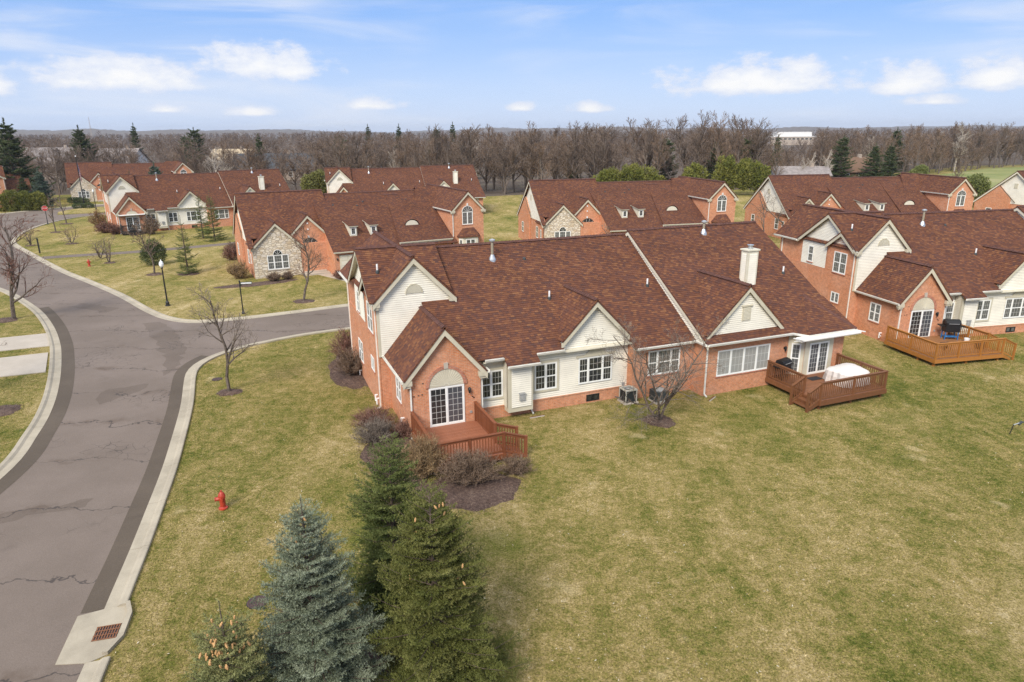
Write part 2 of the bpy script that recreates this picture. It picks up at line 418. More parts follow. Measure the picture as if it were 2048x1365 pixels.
# ------------------------------------------------------------------ mesh helpers
def V3(p): return np.array(p, float)
class MB:
    def __init__(s): s.v = []; s.f = []; s.fr = []
    def face(s, pts, frame=None):
        i = len(s.v); s.v += [tuple(map(float, p)) for p in pts]
        s.f.append(tuple(range(i, i + len(pts)))); s.fr.append(frame)
    def box(s, x0, x1, y0, y1, z0, z1):
        x0, x1 = min(x0, x1), max(x0, x1); y0, y1 = min(y0, y1), max(y0, y1); z0, z1 = min(z0, z1), max(z0, z1)
        a = [(x0, y0, z0), (x1, y0, z0), (x1, y1, z0), (x0, y1, z0), (x0, y0, z1), (x1, y0, z1), (x1, y1, z1), (x0, y1, z1)]
        for q in ((0, 3, 2, 1), (4, 5, 6, 7), (0, 1, 5, 4), (1, 2, 6, 5), (2, 3, 7, 6), (3, 0, 4, 7)):
            s.face([a[k] for k in q])
        return s
    def prism(s, poly, ext):
        """poly: planar 3D points; ext: extrusion vector"""
        P = [V3(p) for p in poly]; E = V3(ext)
        n = newell(P)
        if n @ E > 0: P = P[::-1]
        s.face(P); Q = [p + E for p in P]; s.face(Q[::-1])
        for i in range(len(P)):
            j = (i + 1) % len(P)
            s.face([P[j], P[i], Q[i], Q[j]])
        return s
    def bar(s, p0, p1, w, d, up=(0, 0, 1)):
        p0, p1 = V3(p0), V3(p1); a = p1 - p0; a = a / np.linalg.norm(a)
        sd_ = np.cross(a, V3(up)); sd_ = sd_ / np.linalg.norm(sd_); uu = np.cross(sd_, a)
        c = [sd_ * w / 2 * i + uu * d / 2 * j for i, j in ((-1, -1), (1, -1), (1, 1), (-1, 1))]
        s.prism([p0 + k for k in c], p1 - p0)
        return s
    def tube(s, p0, p1, r0, r1=None, n=8):
        r1 = r0 if r1 is None else r1
        p0, p1 = V3(p0), V3(p1); a = p1 - p0; a = a / np.linalg.norm(a)
        h_ = V3((1, 0, 0)) if abs(a[0]) < .8 else V3((0, 1, 0))
        x = np.cross(a, h_); x /= np.linalg.norm(x); y = np.cross(a, x)
        A = [p0 + (x * math.cos(t) + y * math.sin(t)) * r0 for t in np.arange(n) * 2 * math.pi / n]
        B = [p1 + (x * math.cos(t) + y * math.sin(t)) * r1 for t in np.arange(n) * 2 * math.pi / n]
        for i in range(n):
            j = (i + 1) % n; s.face([A[i], A[j], B[j], B[i]])
        s.face(A[::-1]); s.face(B)
        return s
    def lathe(s, prof, c=(0, 0, 0), n=14):
        for (r0, z0), (r1, z1) in zip(prof[:-1], prof[1:]):
            for i in range(n):
                a, b_ = 2 * math.pi * i / n, 2 * math.pi * (i + 1) / n
                pts = [(c[0] + r0 * math.cos(a), c[1] + r0 * math.sin(a), c[2] + z0), (c[0] + r0 * math.cos(b_), c[1] + r0 * math.sin(b_), c[2] + z0),
                       (c[0] + r1 * math.cos(b_), c[1] + r1 * math.sin(b_), c[2] + z1), (c[0] + r1 * math.cos(a), c[1] + r1 * math.sin(a), c[2] + z1)]
                if r0 < 1e-6: pts = [pts[0], pts[2], pts[3]]
                elif r1 < 1e-6: pts = pts[:3]
                s.face(pts)
        return s
    def mesh(s, name, m):
        me = bpy.data.meshes.new(name)
        me.from_pydata(s.v, [], s.f)
        me.materials.append(MATS[m])
        uvl = me.uv_layers.new(name='UVMap')
        co = np.array(s.v); uv = np.zeros((len(co), 2))
        k = 0
        for f, fr in zip(s.f, s.fr):
            P = co[list(f)]
            if fr is None:
                n = newell(P)
                t = np.cross((0, 0, 1.), n); L = np.linalg.norm(t)
                t = t / L if L > 1e-3 else V3((1, 0, 0))
                b_ = np.cross(n, t)
            else: t, b_ = fr
            uv[k:k + len(f), 0] = P @ t; uv[k:k + len(f), 1] = P @ b_
            k += len(f)
        uvl.data.foreach_set('uv', uv.ravel())
        me.update()
        return me
    def build(s, name, m, parent=None, loc=None, rotz=0.0):
        return obj(name, s.mesh(name, m), parent, loc, rotz)
def newell(P):
    P = [V3(p) for p in P]; n = np.zeros(3)
    for i in range(len(P)):
        a, b_ = P[i], P[(i + 1) % len(P)]
        n += np.array([(a[1] - b_[1]) * (a[2] + b_[2]), (a[2] - b_[2]) * (a[0] + b_[0]), (a[0] - b_[0]) * (a[1] + b_[1])])
    L = np.linalg.norm(n)
    return n / L if L > 1e-12 else np.array([0, 0, 1.])
def obj(name, me, parent=None, loc=None, rotz=0.0):
    o = bpy.data.objects.new(name, me); COL.objects.link(o)
    if parent is not None: o.parent = parent
    if loc is not None: o.location = loc
    if rotz: o.rotation_euler = (0, 0, rotz)
    return o
def tag(o, label=None, cat=None, group=None, kind=None):
    if label: o['label'] = label
    if cat: o['category'] = cat
    if group: o['group'] = group
    if kind: o['kind'] = kind
    return o
def empty(name, loc=(0, 0, 0), rotz=0.0):
    o = bpy.data.objects.new(name, None); COL.objects.link(o); o.location = loc; o.rotation_euler = (0, 0, rotz)
    o.empty_display_size = .2
    return o
def copy_tree(o, parent=None, skip=()):
    c = o.copy(); COL.objects.link(c)
    if parent is not None: c.parent = parent
    for ch in list(o.children):
        if ch.name.split('.')[0] in skip: continue
        copy_tree(ch, c, skip)
    return c
def np_mesh(name, verts, k, m, tint=None, smooth=False):
    """verts: (N*k,3) consecutive k-gons"""
    me = bpy.data.meshes.new(name); nv = len(verts); nf = nv // k
    me.vertices.add(nv); me.vertices.foreach_set('co', np.asarray(verts, np.float32).ravel())
    me.loops.add(nv); me.loops.foreach_set('vertex_index', np.arange(nv, dtype=np.int32))
    me.polygons.add(nf); me.polygons.foreach_set('loop_start', np.arange(0, nv, k, dtype=np.int32))
    me.materials.append(MATS[m])
    if tint is not None:
        a = me.attributes.new('tint', 'FLOAT', 'FACE'); a.data.foreach_set('value', np.asarray(tint, np.float32))
    me.update(calc_edges=True)
    return me
def clip(P, n, d):
    """keep points with p.n >= d  (2D)"""
    out_ = []
    for i in range(len(P)):
        a, b_ = P[i], P[(i + 1) % len(P)]
        da, db = a @ n - d, b_ @ n - d
        if da >= 0: out_.append(a)
        if (da > 0 and db < 0) or (da < 0 and db > 0): out_.append(a + (b_ - a) * da / (da - db))
    return out_
def courses(mb, poly, hint, expo, lift, thick=0.0, base=0.0, slot=0.0):
    P = [V3(p) for p in poly]; n = newell(P)
    if n @ V3(hint) < 0: P = P[::-1]; n = -n
    t = np.cross((0, 0, 1.), n); t /= np.linalg.norm(t); b_ = np.cross(n, t); o = P[0]
    P2 = [np.array([(p - o) @ t, (p - o) @ b_]) for p in P]
    q0 = min(p[1] for p in P2); q1 = max(p[1] for p in P2)
    off = (o @ b_) % expo
    k0 = q0
    y = -((q0 + o @ b_) % expo) + q0          # align rows to the texture rows
    y0 = y
    while y < q1 - 1e-4:
        C_ = clip(clip(P2, np.array([0, 1.]), y), np.array([0, -1.]), -(y + expo - slot))
        if slot:
            D_ = clip(clip(P2, np.array([0, 1.]), y + expo - slot), np.array([0, -1.]), -(y + expo))
            if len(D_) >= 3: mb.face([o + t * c[0] + b_ * c[1] + n * (base - .022) for c in D_], (t, b_))
        if len(C_) >= 3:
            pts = [o + t * c[0] + b_ * c[1] + n * (base + lift * (1 - (c[1] - y) / expo)) for c in C_]
            mb.face(pts, (t, b_))
            for i in range(len(C_)):
                a, b2 = C_[i], C_[(i + 1) % len(C_)]
                if abs(a[1] - y) < 1e-6 and abs(b2[1] - y) < 1e-6:
                    j = (i + 1) % len(C_)
                    mb.face([o + t * a[0] + b_ * a[1] + n * (base - .002), o + t * b2[0] + b_ * b2[1] + n * (base - .002), pts[j], pts[i]], (t, b_))
        y += expo
    if thick:
        Q = [p - n * thick for p in P]
        mb.face(Q[::-1])
        for i in range(len(P)):
            j = (i + 1) % len(P)
            mb.face([Q[i], Q[j], P[j] + n * base, P[i] + n * base])

def roof_part(root, polys, name='roof', thick=.07):
    mb = MB()
    for p in polys: courses(mb, p, (0, 0, 1), .145, .016, thick)
    return mb.build(name, 'shingle', root)
def ridge_cap(root, p0, p1, parent=None):
    """row of folded cap shingles along a ridge or hip"""
    p0, p1 = V3(p0), V3(p1); L = np.linalg.norm(p1 - p0); a = (p1 - p0) / L
    sd_ = np.cross(a, (0, 0, 1.)); sd_ /= np.linalg.norm(sd_); up = np.cross(sd_, a)
    mb = MB(); n = max(2, int(L / .2))
    for i in range(n):
        q0 = p0 + a * L * i / n + up * .05; q1 = p0 + a * L * (i + 1) / n + up * .035
        for s_ in (1, -1):
            mb.face([q0, q1, q1 + sd_ * s_ * .15 - up * .10, q0 + sd_ * s_ * .15 - up * .10])
        mb.face([q0, q0 + sd_ * .15 - up * .10, q0 - sd_ * .15 - up * .10])
    return mb.build('ridge_cap', 'shingle_cap', parent or root)
def siding(root, polys, hint, m='siding', name='siding'):
    for p in polys:
        mb = MB(); courses(mb, p, hint, .108, .014, 0.0, .035, .020); mb.build(name, m, root)
def gutter(root, p0, p1, out_dir, m='gutter_white', name='gutter'):
    """K-style gutter trough along an eave"""
    p0, p1 = V3(p0), V3(p1); o = V3(out_dir); mb = MB()
    prof = [(0, -.115), (.085, -.115), (.125, -.01), (.125, 0.0), (.105, 0.0), (.075, -.095), (.012, -.095), (.012, 0.0), (0, 0)]
    A_ = [p0 + o * x + V3((0, 0, z)) for x, z in prof]; B_ = [p1 + o * x + V3((0, 0, z)) for x, z in prof]
    for i in range(len(prof)):
        j = (i + 1) % len(prof); mb.face([A_[i], A_[j], B_[j], B_[i]])
    for X in (A_, B_): mb.face([X[0], X[1], X[2], X[3], X[4], X[5], X[6], X[7], X[8]])
    return mb.build(name, m, root)
def downspout(root, x, y, ztop, zbot, kick=(0, -1), m='gutter_white'):
    mb = MB(); mb.box(x - .035, x + .035, y - .03, y + .03, zbot + .12, ztop)
    mb.bar((x, y, zbot + .14), (x + kick[0] * .22, y + kick[1] * .22, zbot + .05), .07, .06)
    return mb.build('downspout', m, root)
def rake(root, a, pk, b_, out_dir, m='trim', d=.19, t=.045, under=.075):
    """fascia boards along a gable's two slopes (a and b may be None)"""
    o = V3(out_dir)
    for e in (a, b_):
        if e is None: continue
        e_, p_ = V3(e), V3(pk)
        ax = p_ - e_; ax /= np.linalg.norm(ax); n = np.cross(ax, o); n /= np.linalg.norm(n)
        if n[2] < 0: n = -n
        dn = V3((0, 0, under / max(abs(n[2]), .2))); top0, top1 = e_ - dn, p_ - dn
        k = d / max(abs(n[2]), .2)
        sh = o * (t + .015); mb = MB(); mb.prism([top0 - sh, top1 - sh, top1 - sh - V3((0, 0, k)), top0 - sh - V3((0, 0, k))], o * t)
        mb.build('rake_board', m, root)

# ------------------------------------------------------------------ windows and doors
_pane = {}
def pane_mesh(w, h, m):
    k = (round(w, 3), round(h, 3), m)
    if k not in _pane:
        _pane[k] = MB().box(-w / 2, w / 2, -.008, 0, 0, h).mesh('pane', m)
    return _pane[k]
def window(root, x, y, z, w, h, rot=0.0, cols=(1,), hung=True, grid=(3, 2), glass='glass', single=False, sill=True,
           casing=None, name='window', fr=.055, frame_m='white_paint', mun=.013, bottom=None):
    """local x along the wall, -y outwards, origin at the bottom centre of the opening"""
    f = MB(); b0 = bottom or fr; mu = MB()
    f.box(-w / 2, w / 2, -.055, -.0, 0, b0); f.box(-w / 2, w / 2, -.055, 0, h - fr, h)
    f.box(-w / 2, -w / 2 + fr, -.055, 0, b0, h - fr); f.box(w / 2 - fr, w / 2, -.055, 0, b0, h - fr)
    tot = float(sum(cols)); mw = .075; inner = w - 2 * fr - mw * (len(cols) - 1); xx = -w / 2 + fr
    panes = []
    for i, c in enumerate(cols):
        cw = inner * c / tot
        if i: f.box(xx - mw, xx, -.058, 0, b0, h - fr)
        sashes = [(b0, (h + b0 - fr) / 2), ((h + b0 - fr) / 2, h - fr)] if hung else [(b0, h - fr)]
        for si, (z0, z1) in enumerate(sashes):
            dy = -.038 if (hung and si == 0) else -.028
            st = .03
            f.box(xx, xx + cw, dy, -.001, z0, z0 + st); f.box(xx, xx + cw, dy, -.001, z1 - st, z1)
            f.box(xx, xx + st, dy, -.001, z0 + st, z1 - st); f.box(xx + cw - st, xx + cw, dy, -.001, z0 + st, z1 - st)
            gx, gy = grid; iw, ih = cw - 2 * st, z1 - z0 - 2 * st
            for k in range(1, gx): mu.box(xx + st + iw * k / gx - mun / 2, xx + st + iw * k / gx + mun / 2, -.021, -.006, z0 + st, z1 - st)
            for k in range(1, gy): mu.box(xx + st, xx + cw - st, -.020, -.005, z0 + st + ih * k / gy - mun / 2, z0 + st + ih * k / gy + mun / 2)
            if single:
                for a in range(gx):
                    for b_ in range(gy):
                        panes.append((xx + st + iw * (a + .5) / gx, z0 + st + ih * b_ / gy, iw / gx - mun * .5, ih / gy - mun * .5))
            else: panes.append((xx + cw / 2, z0 + st, iw, ih))
        xx += cw + mw
    o = f.build(name, frame_m, root, (x, y, z), rot)
    if mu.v: mu.build('muntin', 'muntin', o)
    o.scale = (1, .5, 1)
    gl = glass if isinstance(glass, (list, tuple)) else [glass]
    for i, (px, pz, pw, ph) in enumerate(panes):
        g_ = gl[(i * len(gl)) // len(panes)]
        obj('pane', pane_mesh(pw, ph, g_), o, (px, -.004, pz))
    if casing:
        c = MB(); k = .12
        c.box(-w / 2 - k, -w / 2, -.045, 0.02, -k, h + k); c.box(w / 2, w / 2 + k, -.045, .02, -k, h + k)
        c.box(-w / 2, w / 2, -.045, .02, -k, 0); c.box(-w / 2, w / 2, -.045, .02, h, h + k)
        c.build('casing', casing, o)
    elif sill:
        c = MB(); c.box(-w / 2 - .04, w / 2 + .04, -.09, 0.0, -.07, -.002); c.build('sill', 'brick_dark', o)
    return o
def arch_pts(r, hgt, n=16, a0=0.0, a1=math.pi):
    return [(r * math.cos(a0 + (a1 - a0) * i / n), hgt * math.sin(a0 + (a1 - a0) * i / n)) for i in range(n + 1)]
def half_round(root, x, y, z, r, hgt, rot=0.0, glass=None, panel='trim', name='fanlight', rays=7, ring='white_paint', rw=.05):
    """half-round panel or fan window with radiating ribs; local -y outwards"""
    a = arch_pts(r, hgt); mb = MB()
    mb.prism([(p[0], -.02, p[1]) for p in a], (0, .02, 0))
    o = mb.build(name, glass or panel, root, (x, y, z), rot)
    m2 = MB(); b_ = arch_pts(r + rw, hgt + rw)
    for i in range(len(a) - 1):
        m2.prism([(a[i][0], -.05, a[i][1]), (b_[i][0], -.05, b_[i][1]), (b_[i + 1][0], -.05, b_[i + 1][1]), (a[i + 1][0], -.05, a[i + 1][1])], (0, .05, 0))
    m2.build('ring', ring, o)
    m3 = MB()
    for k in range(1, rays):
        t = math.pi * k / rays
        m3.bar((.12 * r * math.cos(t), -.026, .12 * hgt * math.sin(t)), (.98 * r * math.cos(t), -.026, .98 * hgt * math.sin(t)), .018, .014, (0, 1, 0))
    m3.build('rib', 'white_paint' if glass else 'trim_pale', o)
    return o
def slider(root, x, y, z, w, h, rot=0.0, glass=('glass_door', 'glass_door'), grid=(3, 6)):
    o = window(root, x, y, z, w, h, rot, cols=(1, 1), hung=False, grid=grid, glass=glass, single=True, sill=False, name='sliding_door', fr=.07, mun=.019, bottom=.11)
    hd = MB(); hd.box(.02, .045, -.09, -.06, .9, 1.1); hd.build('handle', 'white_plastic', o)
    return o
def wall_lamp(root, x, y, z, rot=0.0):
    o = MB().box(-.05, .05, -.03, 0, -.05, .08).build('wall_lamp', 'black_iron', root, (x, y, z), rot)
    m = MB(); m.lathe([(0, .16), (.03, .15), (.075, .05), (.08, .04), (.065, .03), (.05, -.14), (.0, -.17)], (0, -.11, 0), 8); m.box(-.012, .012, -.11, -.03, .02, .05)
    m.build('lantern', 'black_iron', o)
    return o
def vent_pipe(root, x, y, z, h=.42, r=.05, flash=True):
    o = MB().lathe([(r, -.1), (r, h), (r * .7, h + .001), (r * .7, h - .1), (0, h - .1)], (0, 0, 0), 10).build('vent_pipe', 'white_plastic', root, (x, y, z))
    if flash: MB().lathe([(r * 2.2, -.06), (r * 1.9, .06), (r, .12)], (0, 0, 0), 10).build('flashing', 'condenser_dark', o)
    return o
def flue(root, x, y, z, h=.95):
    o = MB().lathe([(.075, 0), (.075, h), (.0, h)], (0, 0, 0), 12).build('flue_pipe', 'flue', root, (x, y, z))
    MB().lathe([(.06, h - .02), (.10, h + .02), (.17, h + .05), (.17, h + .12), (.06, h + .17), (0, h + .18)], (0, 0, 0), 12).build('flue_cap', 'galvanised', o)
    m = MB(); m.lathe([(.23, -.16), (.2, .0), (.085, .26)], (0, 0, 0), 12); m.build('flashing', 'galvanised', o)
    return o
def cornice_return(root, x0, x1, y0, y1, z0, z1):
    m = MB(); m.box(x0, x1, y0, y1, z0, z1); m.box(x0 + .06, x1 - .06, y0 + .05, y1, z0 - .12, z0)
    return m.build('cornice_return', 'trim', root)

# ------------------------------------------------------------------ the rear-facing house (x along the garden wall, y to the back)
def build_rear_house():
    r = empty('brick_house')
    LZ = lambda v: 3.27 + .623 * (v + 3.65)
    RZ = lambda v: 3.05 + .588 * (v + 5.3)
    # walls
    m = MB(); m.box(.02, 3.9, .02, 9.0, 0, 5.72)
    m.prism([(.02, 0, 5.74), (.02, 3.0, 5.74), (.02, 1.5, 6.66)], (-.06, 0, 0))
    m.box(-.04, .02, .02, 3.0, 3.9, 5.74)
    m.box(-.035, .02, -.01, 9.0, 0.0, 3.88)
    m.build('wall', 'brick', r)
    m = MB(); m.box(.52, 4.02, -3.92, .02, 0, 2.93)
    m.prism([(.52, -3.93, 2.9), (4.02, -3.93, 2.9), (4.02, -3.93, 3.05), (2.27, -3.93, 5.08), (.52, -3.93, 3.05)], (0, .3, 0))
    m.build('wall', 'brick', r)
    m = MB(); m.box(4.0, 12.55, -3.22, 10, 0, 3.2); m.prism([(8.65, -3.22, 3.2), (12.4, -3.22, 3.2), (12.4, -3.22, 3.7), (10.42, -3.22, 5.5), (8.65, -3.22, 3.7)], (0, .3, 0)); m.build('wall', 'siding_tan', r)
    m = MB(); m.box(4.02, 12.56, -3.275, -3.2, 0, .60); m.box(4.02, 12.56, -3.31, -3.2, .60, .66); m.build('foundation', 'brick', r)
    m = MB(); m.box(12.5, 16.3, -3.75, 10, 0, 3.0); m.build('wall', 'brick', r)
    m = MB(); m.prism([(16.27, 10, 0), (16.27, -4.85, 0), (21.9, -4.85, 0), (22.48, -5.45, 0), (25.35, -5.45, 0), (25.35, 10, 0)], (0, 0, 3.05))
    m.prism([(25.3, -5.0, 3.04), (25.3, 10.9, 3.04), (25.3, 3, 7.75)], (-.3, 0, 0)); m.build('wall', 'brick', r)
    m = MB(); m.prism([(1.94, 8.98, 7.6), (.0, 8.98, 5.7), (3.88, 8.98, 5.7)], (0, -.2, 0)); m.build('wall', 'siding', r)
    # siding
    siding(r, [[(.14, 0, 2.9), (3.82, 0, 2.9), (3.82, 0, 5.72), (1.94, 0, 7.66), (.14, 0, 5.80)]], (0, -1, 0))
    siding(r, [[(0, 3.12, 3.9), (0, 6.0, 3.9), (0, 6.0, 5.72), (0, 3.12, 5.72)], [(0, .1, 5.72), (0, 6.0, 5.72), (0, 3.05, 7.68)]], (-1, 0, 0))
    siding(r, [[(4.04, -3.22, .66), (5.5, -3.22, .66), (5.5, -3.22, 1.05), (4.04, -3.22, 1.05)], [(6.78, -3.22, .66), (8.55, -3.22, .66), (8.55, -3.22, 3.25), (6.78, -3.22, 3.25)],
               [(8.55, -3.22, .66), (12.5, -3.22, .66), (12.5, -3.22, 3.6), (10.42, -3.22, 5.5), (8.55, -3.22, 3.6)]], (0, -1, 0))
    siding(r, [[(16.2, -4.25, 2.86), (16.2, -4.95, 3.18), (16.2, 3.0, 7.86), (16.2, 3.4, 7.45)]], (-1, 0, 0))
    siding(r, [[(16.45, -4.75, 3.36), (21.05, -4.75, 3.36), (18.75, -4.75, 5.72)]], (0, -1, 0))
    m = MB(); m.prism([(16.35, -4.72, 3.3), (21.15, -4.72, 3.3), (18.75, -4.72, 5.75)], (0, .25, 0)); m.build('gable_back', 'siding', r)
    # corner boards
    m = MB(); m.box(-.01, .14, -.045, .0, 2.86, 5.75); m.build('corner_board', 'trim', r)
    m = MB(); m.box(3.82, 3.92, -.045, .12, 5.2, 5.75); m.build('corner_board', 'trim', r)
    m = MB(); m.box(.0, .9, -.05, .0, 2.86, 2.92); m.build('trim_band', 'trim', r)
    # projecting siding box
    m = MB(); m.box(5.48, 6.80, -3.80, -3.2, .40, 3.12); m.build('bump_out', 'trim', r)
    siding(r, [[(5.64, -3.80, .66), (6.70, -3.80, .66), (6.70, -3.80, 2.86), (5.64, -3.80, 2.86)]], (0, -1, 0))
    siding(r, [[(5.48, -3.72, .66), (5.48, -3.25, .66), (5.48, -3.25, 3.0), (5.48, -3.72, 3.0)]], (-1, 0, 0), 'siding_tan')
    # roofs
    roof_part(r, [[(-.21, -.3, 5.71), (1.94, -.3, 7.9), (1.94, 9.3, 7.9), (-.21, 9.3, 5.71)], [(4.09, -.3, 5.71), (1.94, -.3, 7.9), (1.94, 9.3, 7.9), (4.09, 9.3, 5.71)],
                  [(-.36, -.3, 5.73), (-.36, 3.05, 7.92), (1.94, 3.05, 7.92), (-.12, -.3, 5.73)], [(1.94, 3.05, 7.92), (3.95, 3.05, 7.92), (3.95, .06, 5.965)], [(-.36, 6.3, 5.73), (-.36, 3.05, 7.92), (3.95, 3.05, 7.92), (3.95, 6.3, 5.73)],
                  [(-.34, .02, 5.79), (-.34, 1.5, 6.80), (1.2, 1.5, 6.80), (1.2, .02, 5.79)], [(-.34, 3.05, 5.72), (-.34, 1.5, 6.80), (1.2, 1.5, 6.80), (1.2, 3.05, 5.72)],
                  [(-.34, 6.0, 5.6), (-.34, 9.3, 5.6), (1.2, 9.3, 7.1), (1.2, 6.0, 7.1)]])
    roof_part(r, [[(.24, -4.2, 2.92), (2.27, -4.2, 5.27), (2.27, .02, 5.27), (.24, .02, 2.92)], [(4.30, -4.2, 2.92), (2.27, -4.2, 5.27), (2.27, .02, 5.27), (4.30, .02, 2.92)]])
    roof_part(r, [[(3.3, -3.65, 3.27), (8.56, -3.65, 3.27), (8.56, 3.4, LZ(3.4)), (3.3, 3.4, LZ(3.4))], [(8.56, -3.2, LZ(-3.2)), (12.36, -3.2, LZ(-3.2)), (12.36, 3.4, LZ(3.4)), (8.56, 3.4, LZ(3.4))], [(12.36, -3.65, 3.27), (16.22, -3.65, 3.27), (16.22, 3.4, LZ(3.4)), (12.36, 3.4, LZ(3.4))], [(2.3, -3.65, 3.27), (3.3, -3.65, 3.27), (3.3, .03, LZ(.03)), (2.3, .03, LZ(.03))],
                  [(3.3, 10.4, 3.27), (16.22, 10.4, 3.27), (16.22, 3.4, LZ(3.4)), (3.3, 3.4, LZ(3.4))],
                  [(5.34, -4.15, LZ(-4.15)), (7.04, -4.15, LZ(-4.15)), (7.04, -3.65, 3.27), (5.34, -3.65, 3.27)],
                  [(12.45, -4.15, LZ(-4.15)), (16.22, -4.15, LZ(-4.15)), (16.22, -3.65, 3.27), (12.45, -3.65, 3.27)],
                  [(8.46, -3.6, 3.64), (10.42, -3.6, 5.62), (10.42, .2, 5.62), (8.46, .2, 3.64)], [(12.38, -3.6, 3.64), (10.42, -3.6, 5.62), (10.42, .2, 5.62), (12.38, .2, 3.64)]])
    AP = (24.4, -3.0, RZ(-3.0) + .02)
    roof_part(r, [[(16.02, -5.3, 3.05), (25.65, -5.3, 3.05), (25.65, 3.0, RZ(3)), (16.02, 3.0, RZ(3))], [(16.02, 11.3, 3.05), (25.65, 11.3, 3.05), (25.65, 3.0, RZ(3)), (16.02, 3.0, RZ(3))],
                  [(16.18, -5.0, 3.40), (18.75, -5.0, 5.9), (18.75, .2, 5.9), (16.18, .2, 3.40)], [(21.32, -5.0, 3.40), (18.75, -5.0, 5.9), (18.75, .2, 5.9), (21.32, .2, 3.40)],
                  [(22.3, -5.85, 2.98), (25.75, -5.85, 2.98), AP], [(21.7, -5.31, 3.06), (22.3, -5.85, 2.98), AP], [(25.75, -5.85, 2.98), (25.76, -3.2, RZ(-3.2)), AP]])
    caps = [((1.94, -.27, 7.93), (1.94, 9.3, 7.93)), ((-.36, 3.05, 7.95), (1.8, 3.05, 7.95)), ((2.1, 3.05, 7.95), (3.97, 3.05, 7.95)), ((4.0, 3.4, LZ(3.4) + .03), (16.1, 3.4, LZ(3.4) + .03)),
            ((2.27, -4.17, 5.30), (2.27, .0, 5.30)), ((10.42, -3.57, 5.65), (10.42, .1, 5.65)), ((16.0, 3.0, RZ(3) + .03), (25.67, 3.0, RZ(3) + .03)),
            ((18.75, -4.97, 5.93), (18.75, -.45, 5.93)), ((25.75, -5.86, 3.01), (24.4, -3.0, AP[2] + .03))]
    for a, b_ in caps: ridge_cap(r, a, b_)
    # fascia on the gables
    rake(r, (-.21, -.29, 5.71), (1.94, -.29, 7.9), (4.09, -.29, 5.71), (0, -1, 0))
    rake(r, (-.35, -.3, 5.73), (-.35, 3.05, 7.92), (-.35, 6.3, 5.73), (-1, 0, 0))
    rake(r, (-.335, .02, 5.79), (-.335, 1.5, 6.80), (-.335, 3.05, 5.72), (-1, 0, 0))
    rake(r, (.24, -4.19, 2.92), (2.27, -4.19, 5.27), (4.30, -4.19, 2.92), (0, -1, 0))
    rake(r, (8.46, -3.59, 3.64), (10.42, -3.59, 5.62), (12.38, -3.59, 3.64), (0, -1, 0))
    rake(r, (16.18, -4.99, 3.40), (18.75, -4.99, 5.9), (21.32, -4.99, 3.40), (0, -1, 0))
    rake(r, (16.03, -5.3, 3.05), (16.03, 3.0, RZ(3)), (16.03, 11.3, 3.05), (-1, 0, 0), 'trim_pale')
    # soffits under the gable overhangs
    m = MB()
    for a, p, b_, y0 in [((-.18, 5.62), (1.94, 7.78), (4.06, 5.62), -.27)]:
        m.prism([(a[0], y0, a[1]), (p[0], y0, p[1]), (p[0], y0, p[1] - .03), (a[0], y0, a[1] - .03)], (0, .27, 0))
        m.prism([(b_[0], y0, b_[1]), (p[0], y0, p[1]), (p[0], y0, p[1] - .03), (b_[0], y0, b_[1] - .03)], (0, .27, 0))
    for a, p, b_ in [((-.25, 5.62), (3.05, 7.78), (6.25, 5.62))]:
        m.prism([(-.33, a[0], a[1]), (-.33, p[0], p[1]), (-.33, p[0], p[1] - .03), (-.33, a[0], a[1] - .03)], (.33, 0, 0))
        m.prism([(-.33, b_[0], b_[1]), (-.33, p[0], p[1]), (-.33, p[0], p[1] - .03), (-.33, b_[0], b_[1] - .03)], (.33, 0, 0))
    m.build('soffit', 'trim_pale', r)
    # boxed soffits / frieze under the long eaves
    m = MB(); m.box(4.3, 12.5, -3.62, -3.25, 3.06, 3.12); m.box(12.5, 16.3, -4.1, -3.78, 2.80, 2.86); m.box(16.3, 21.7, -5.26, -4.88, 2.88, 2.94); m.box(22.3, 25.5, -5.8, -5.47, 2.84, 2.9)
    m.build('soffit', 'trim_pale', r)
    cornice_return(r, .22, .66, -4.16, -3.95, 2.66, 2.9); cornice_return(r, 3.88, 4.32, -4.16, -3.95, 2.66, 2.9)
    cornice_return(r, -.19, .16, -.26, -.05, 5.46, 5.68); cornice_return(r, 3.72, 4.07, -.26, -.05, 5.46, 5.68)
    # gutters
    for a, b_, o_ in [((.24, -4.18, 2.93), (.24, -.02, 2.93), (-1, 0, 0)), ((4.30, -4.18, 2.93), (4.30, -3.66, 2.93), (1, 0, 0)), ((4.36, -3.65, 3.27), (5.32, -3.65, 3.27), (0, -1, 0)),
                      ((7.06, -3.65, 3.27), (8.60, -3.65, 3.27), (0, -1, 0)), ((5.34, -4.15, LZ(-4.15)), (7.04, -4.15, LZ(-4.15)), (0, -1, 0)),
                      ((12.5, -4.15, LZ(-4.15)), (16.1, -4.15, LZ(-4.15)), (0, -1, 0)), ((16.05, -5.3, 3.05), (21.7, -5.3, 3.05), (0, -1, 0)),
                      ((21.7, -5.31, 3.05), (22.3, -5.85, 2.98), (-.68, -.73, 0)), ((22.3, -5.85, 2.98), (25.7, -5.85, 2.98), (0, -1, 0)), ((-.36, 6.3, 5.6), (-.36, 9.3, 5.6), (-1, 0, 0)), ((-.22, -.3, 5.72), (-.22, .1, 5.72), (-1, 0, 0)), ((16.02, -5.28, 3.05), (16.02, -4.3, 3.05), (-1, 0, 0))]:
        gutter(r, a, b_, o_)
    downspout(r, -.06, .12, 5.6, 0, (-1, 0)); downspout(r, .60, -3.98, 2.7, .0, (-.5, -.8)); downspout(r, 4.10, -3.86, 2.7, .66, (.8, 0)); downspout(r, 6.92, -3.36, 3.1, 0); downspout(r, 16.34, -4.92, 2.9, 0); downspout(r, -.06, 8.6, 5.5, 0, (-1, 0))
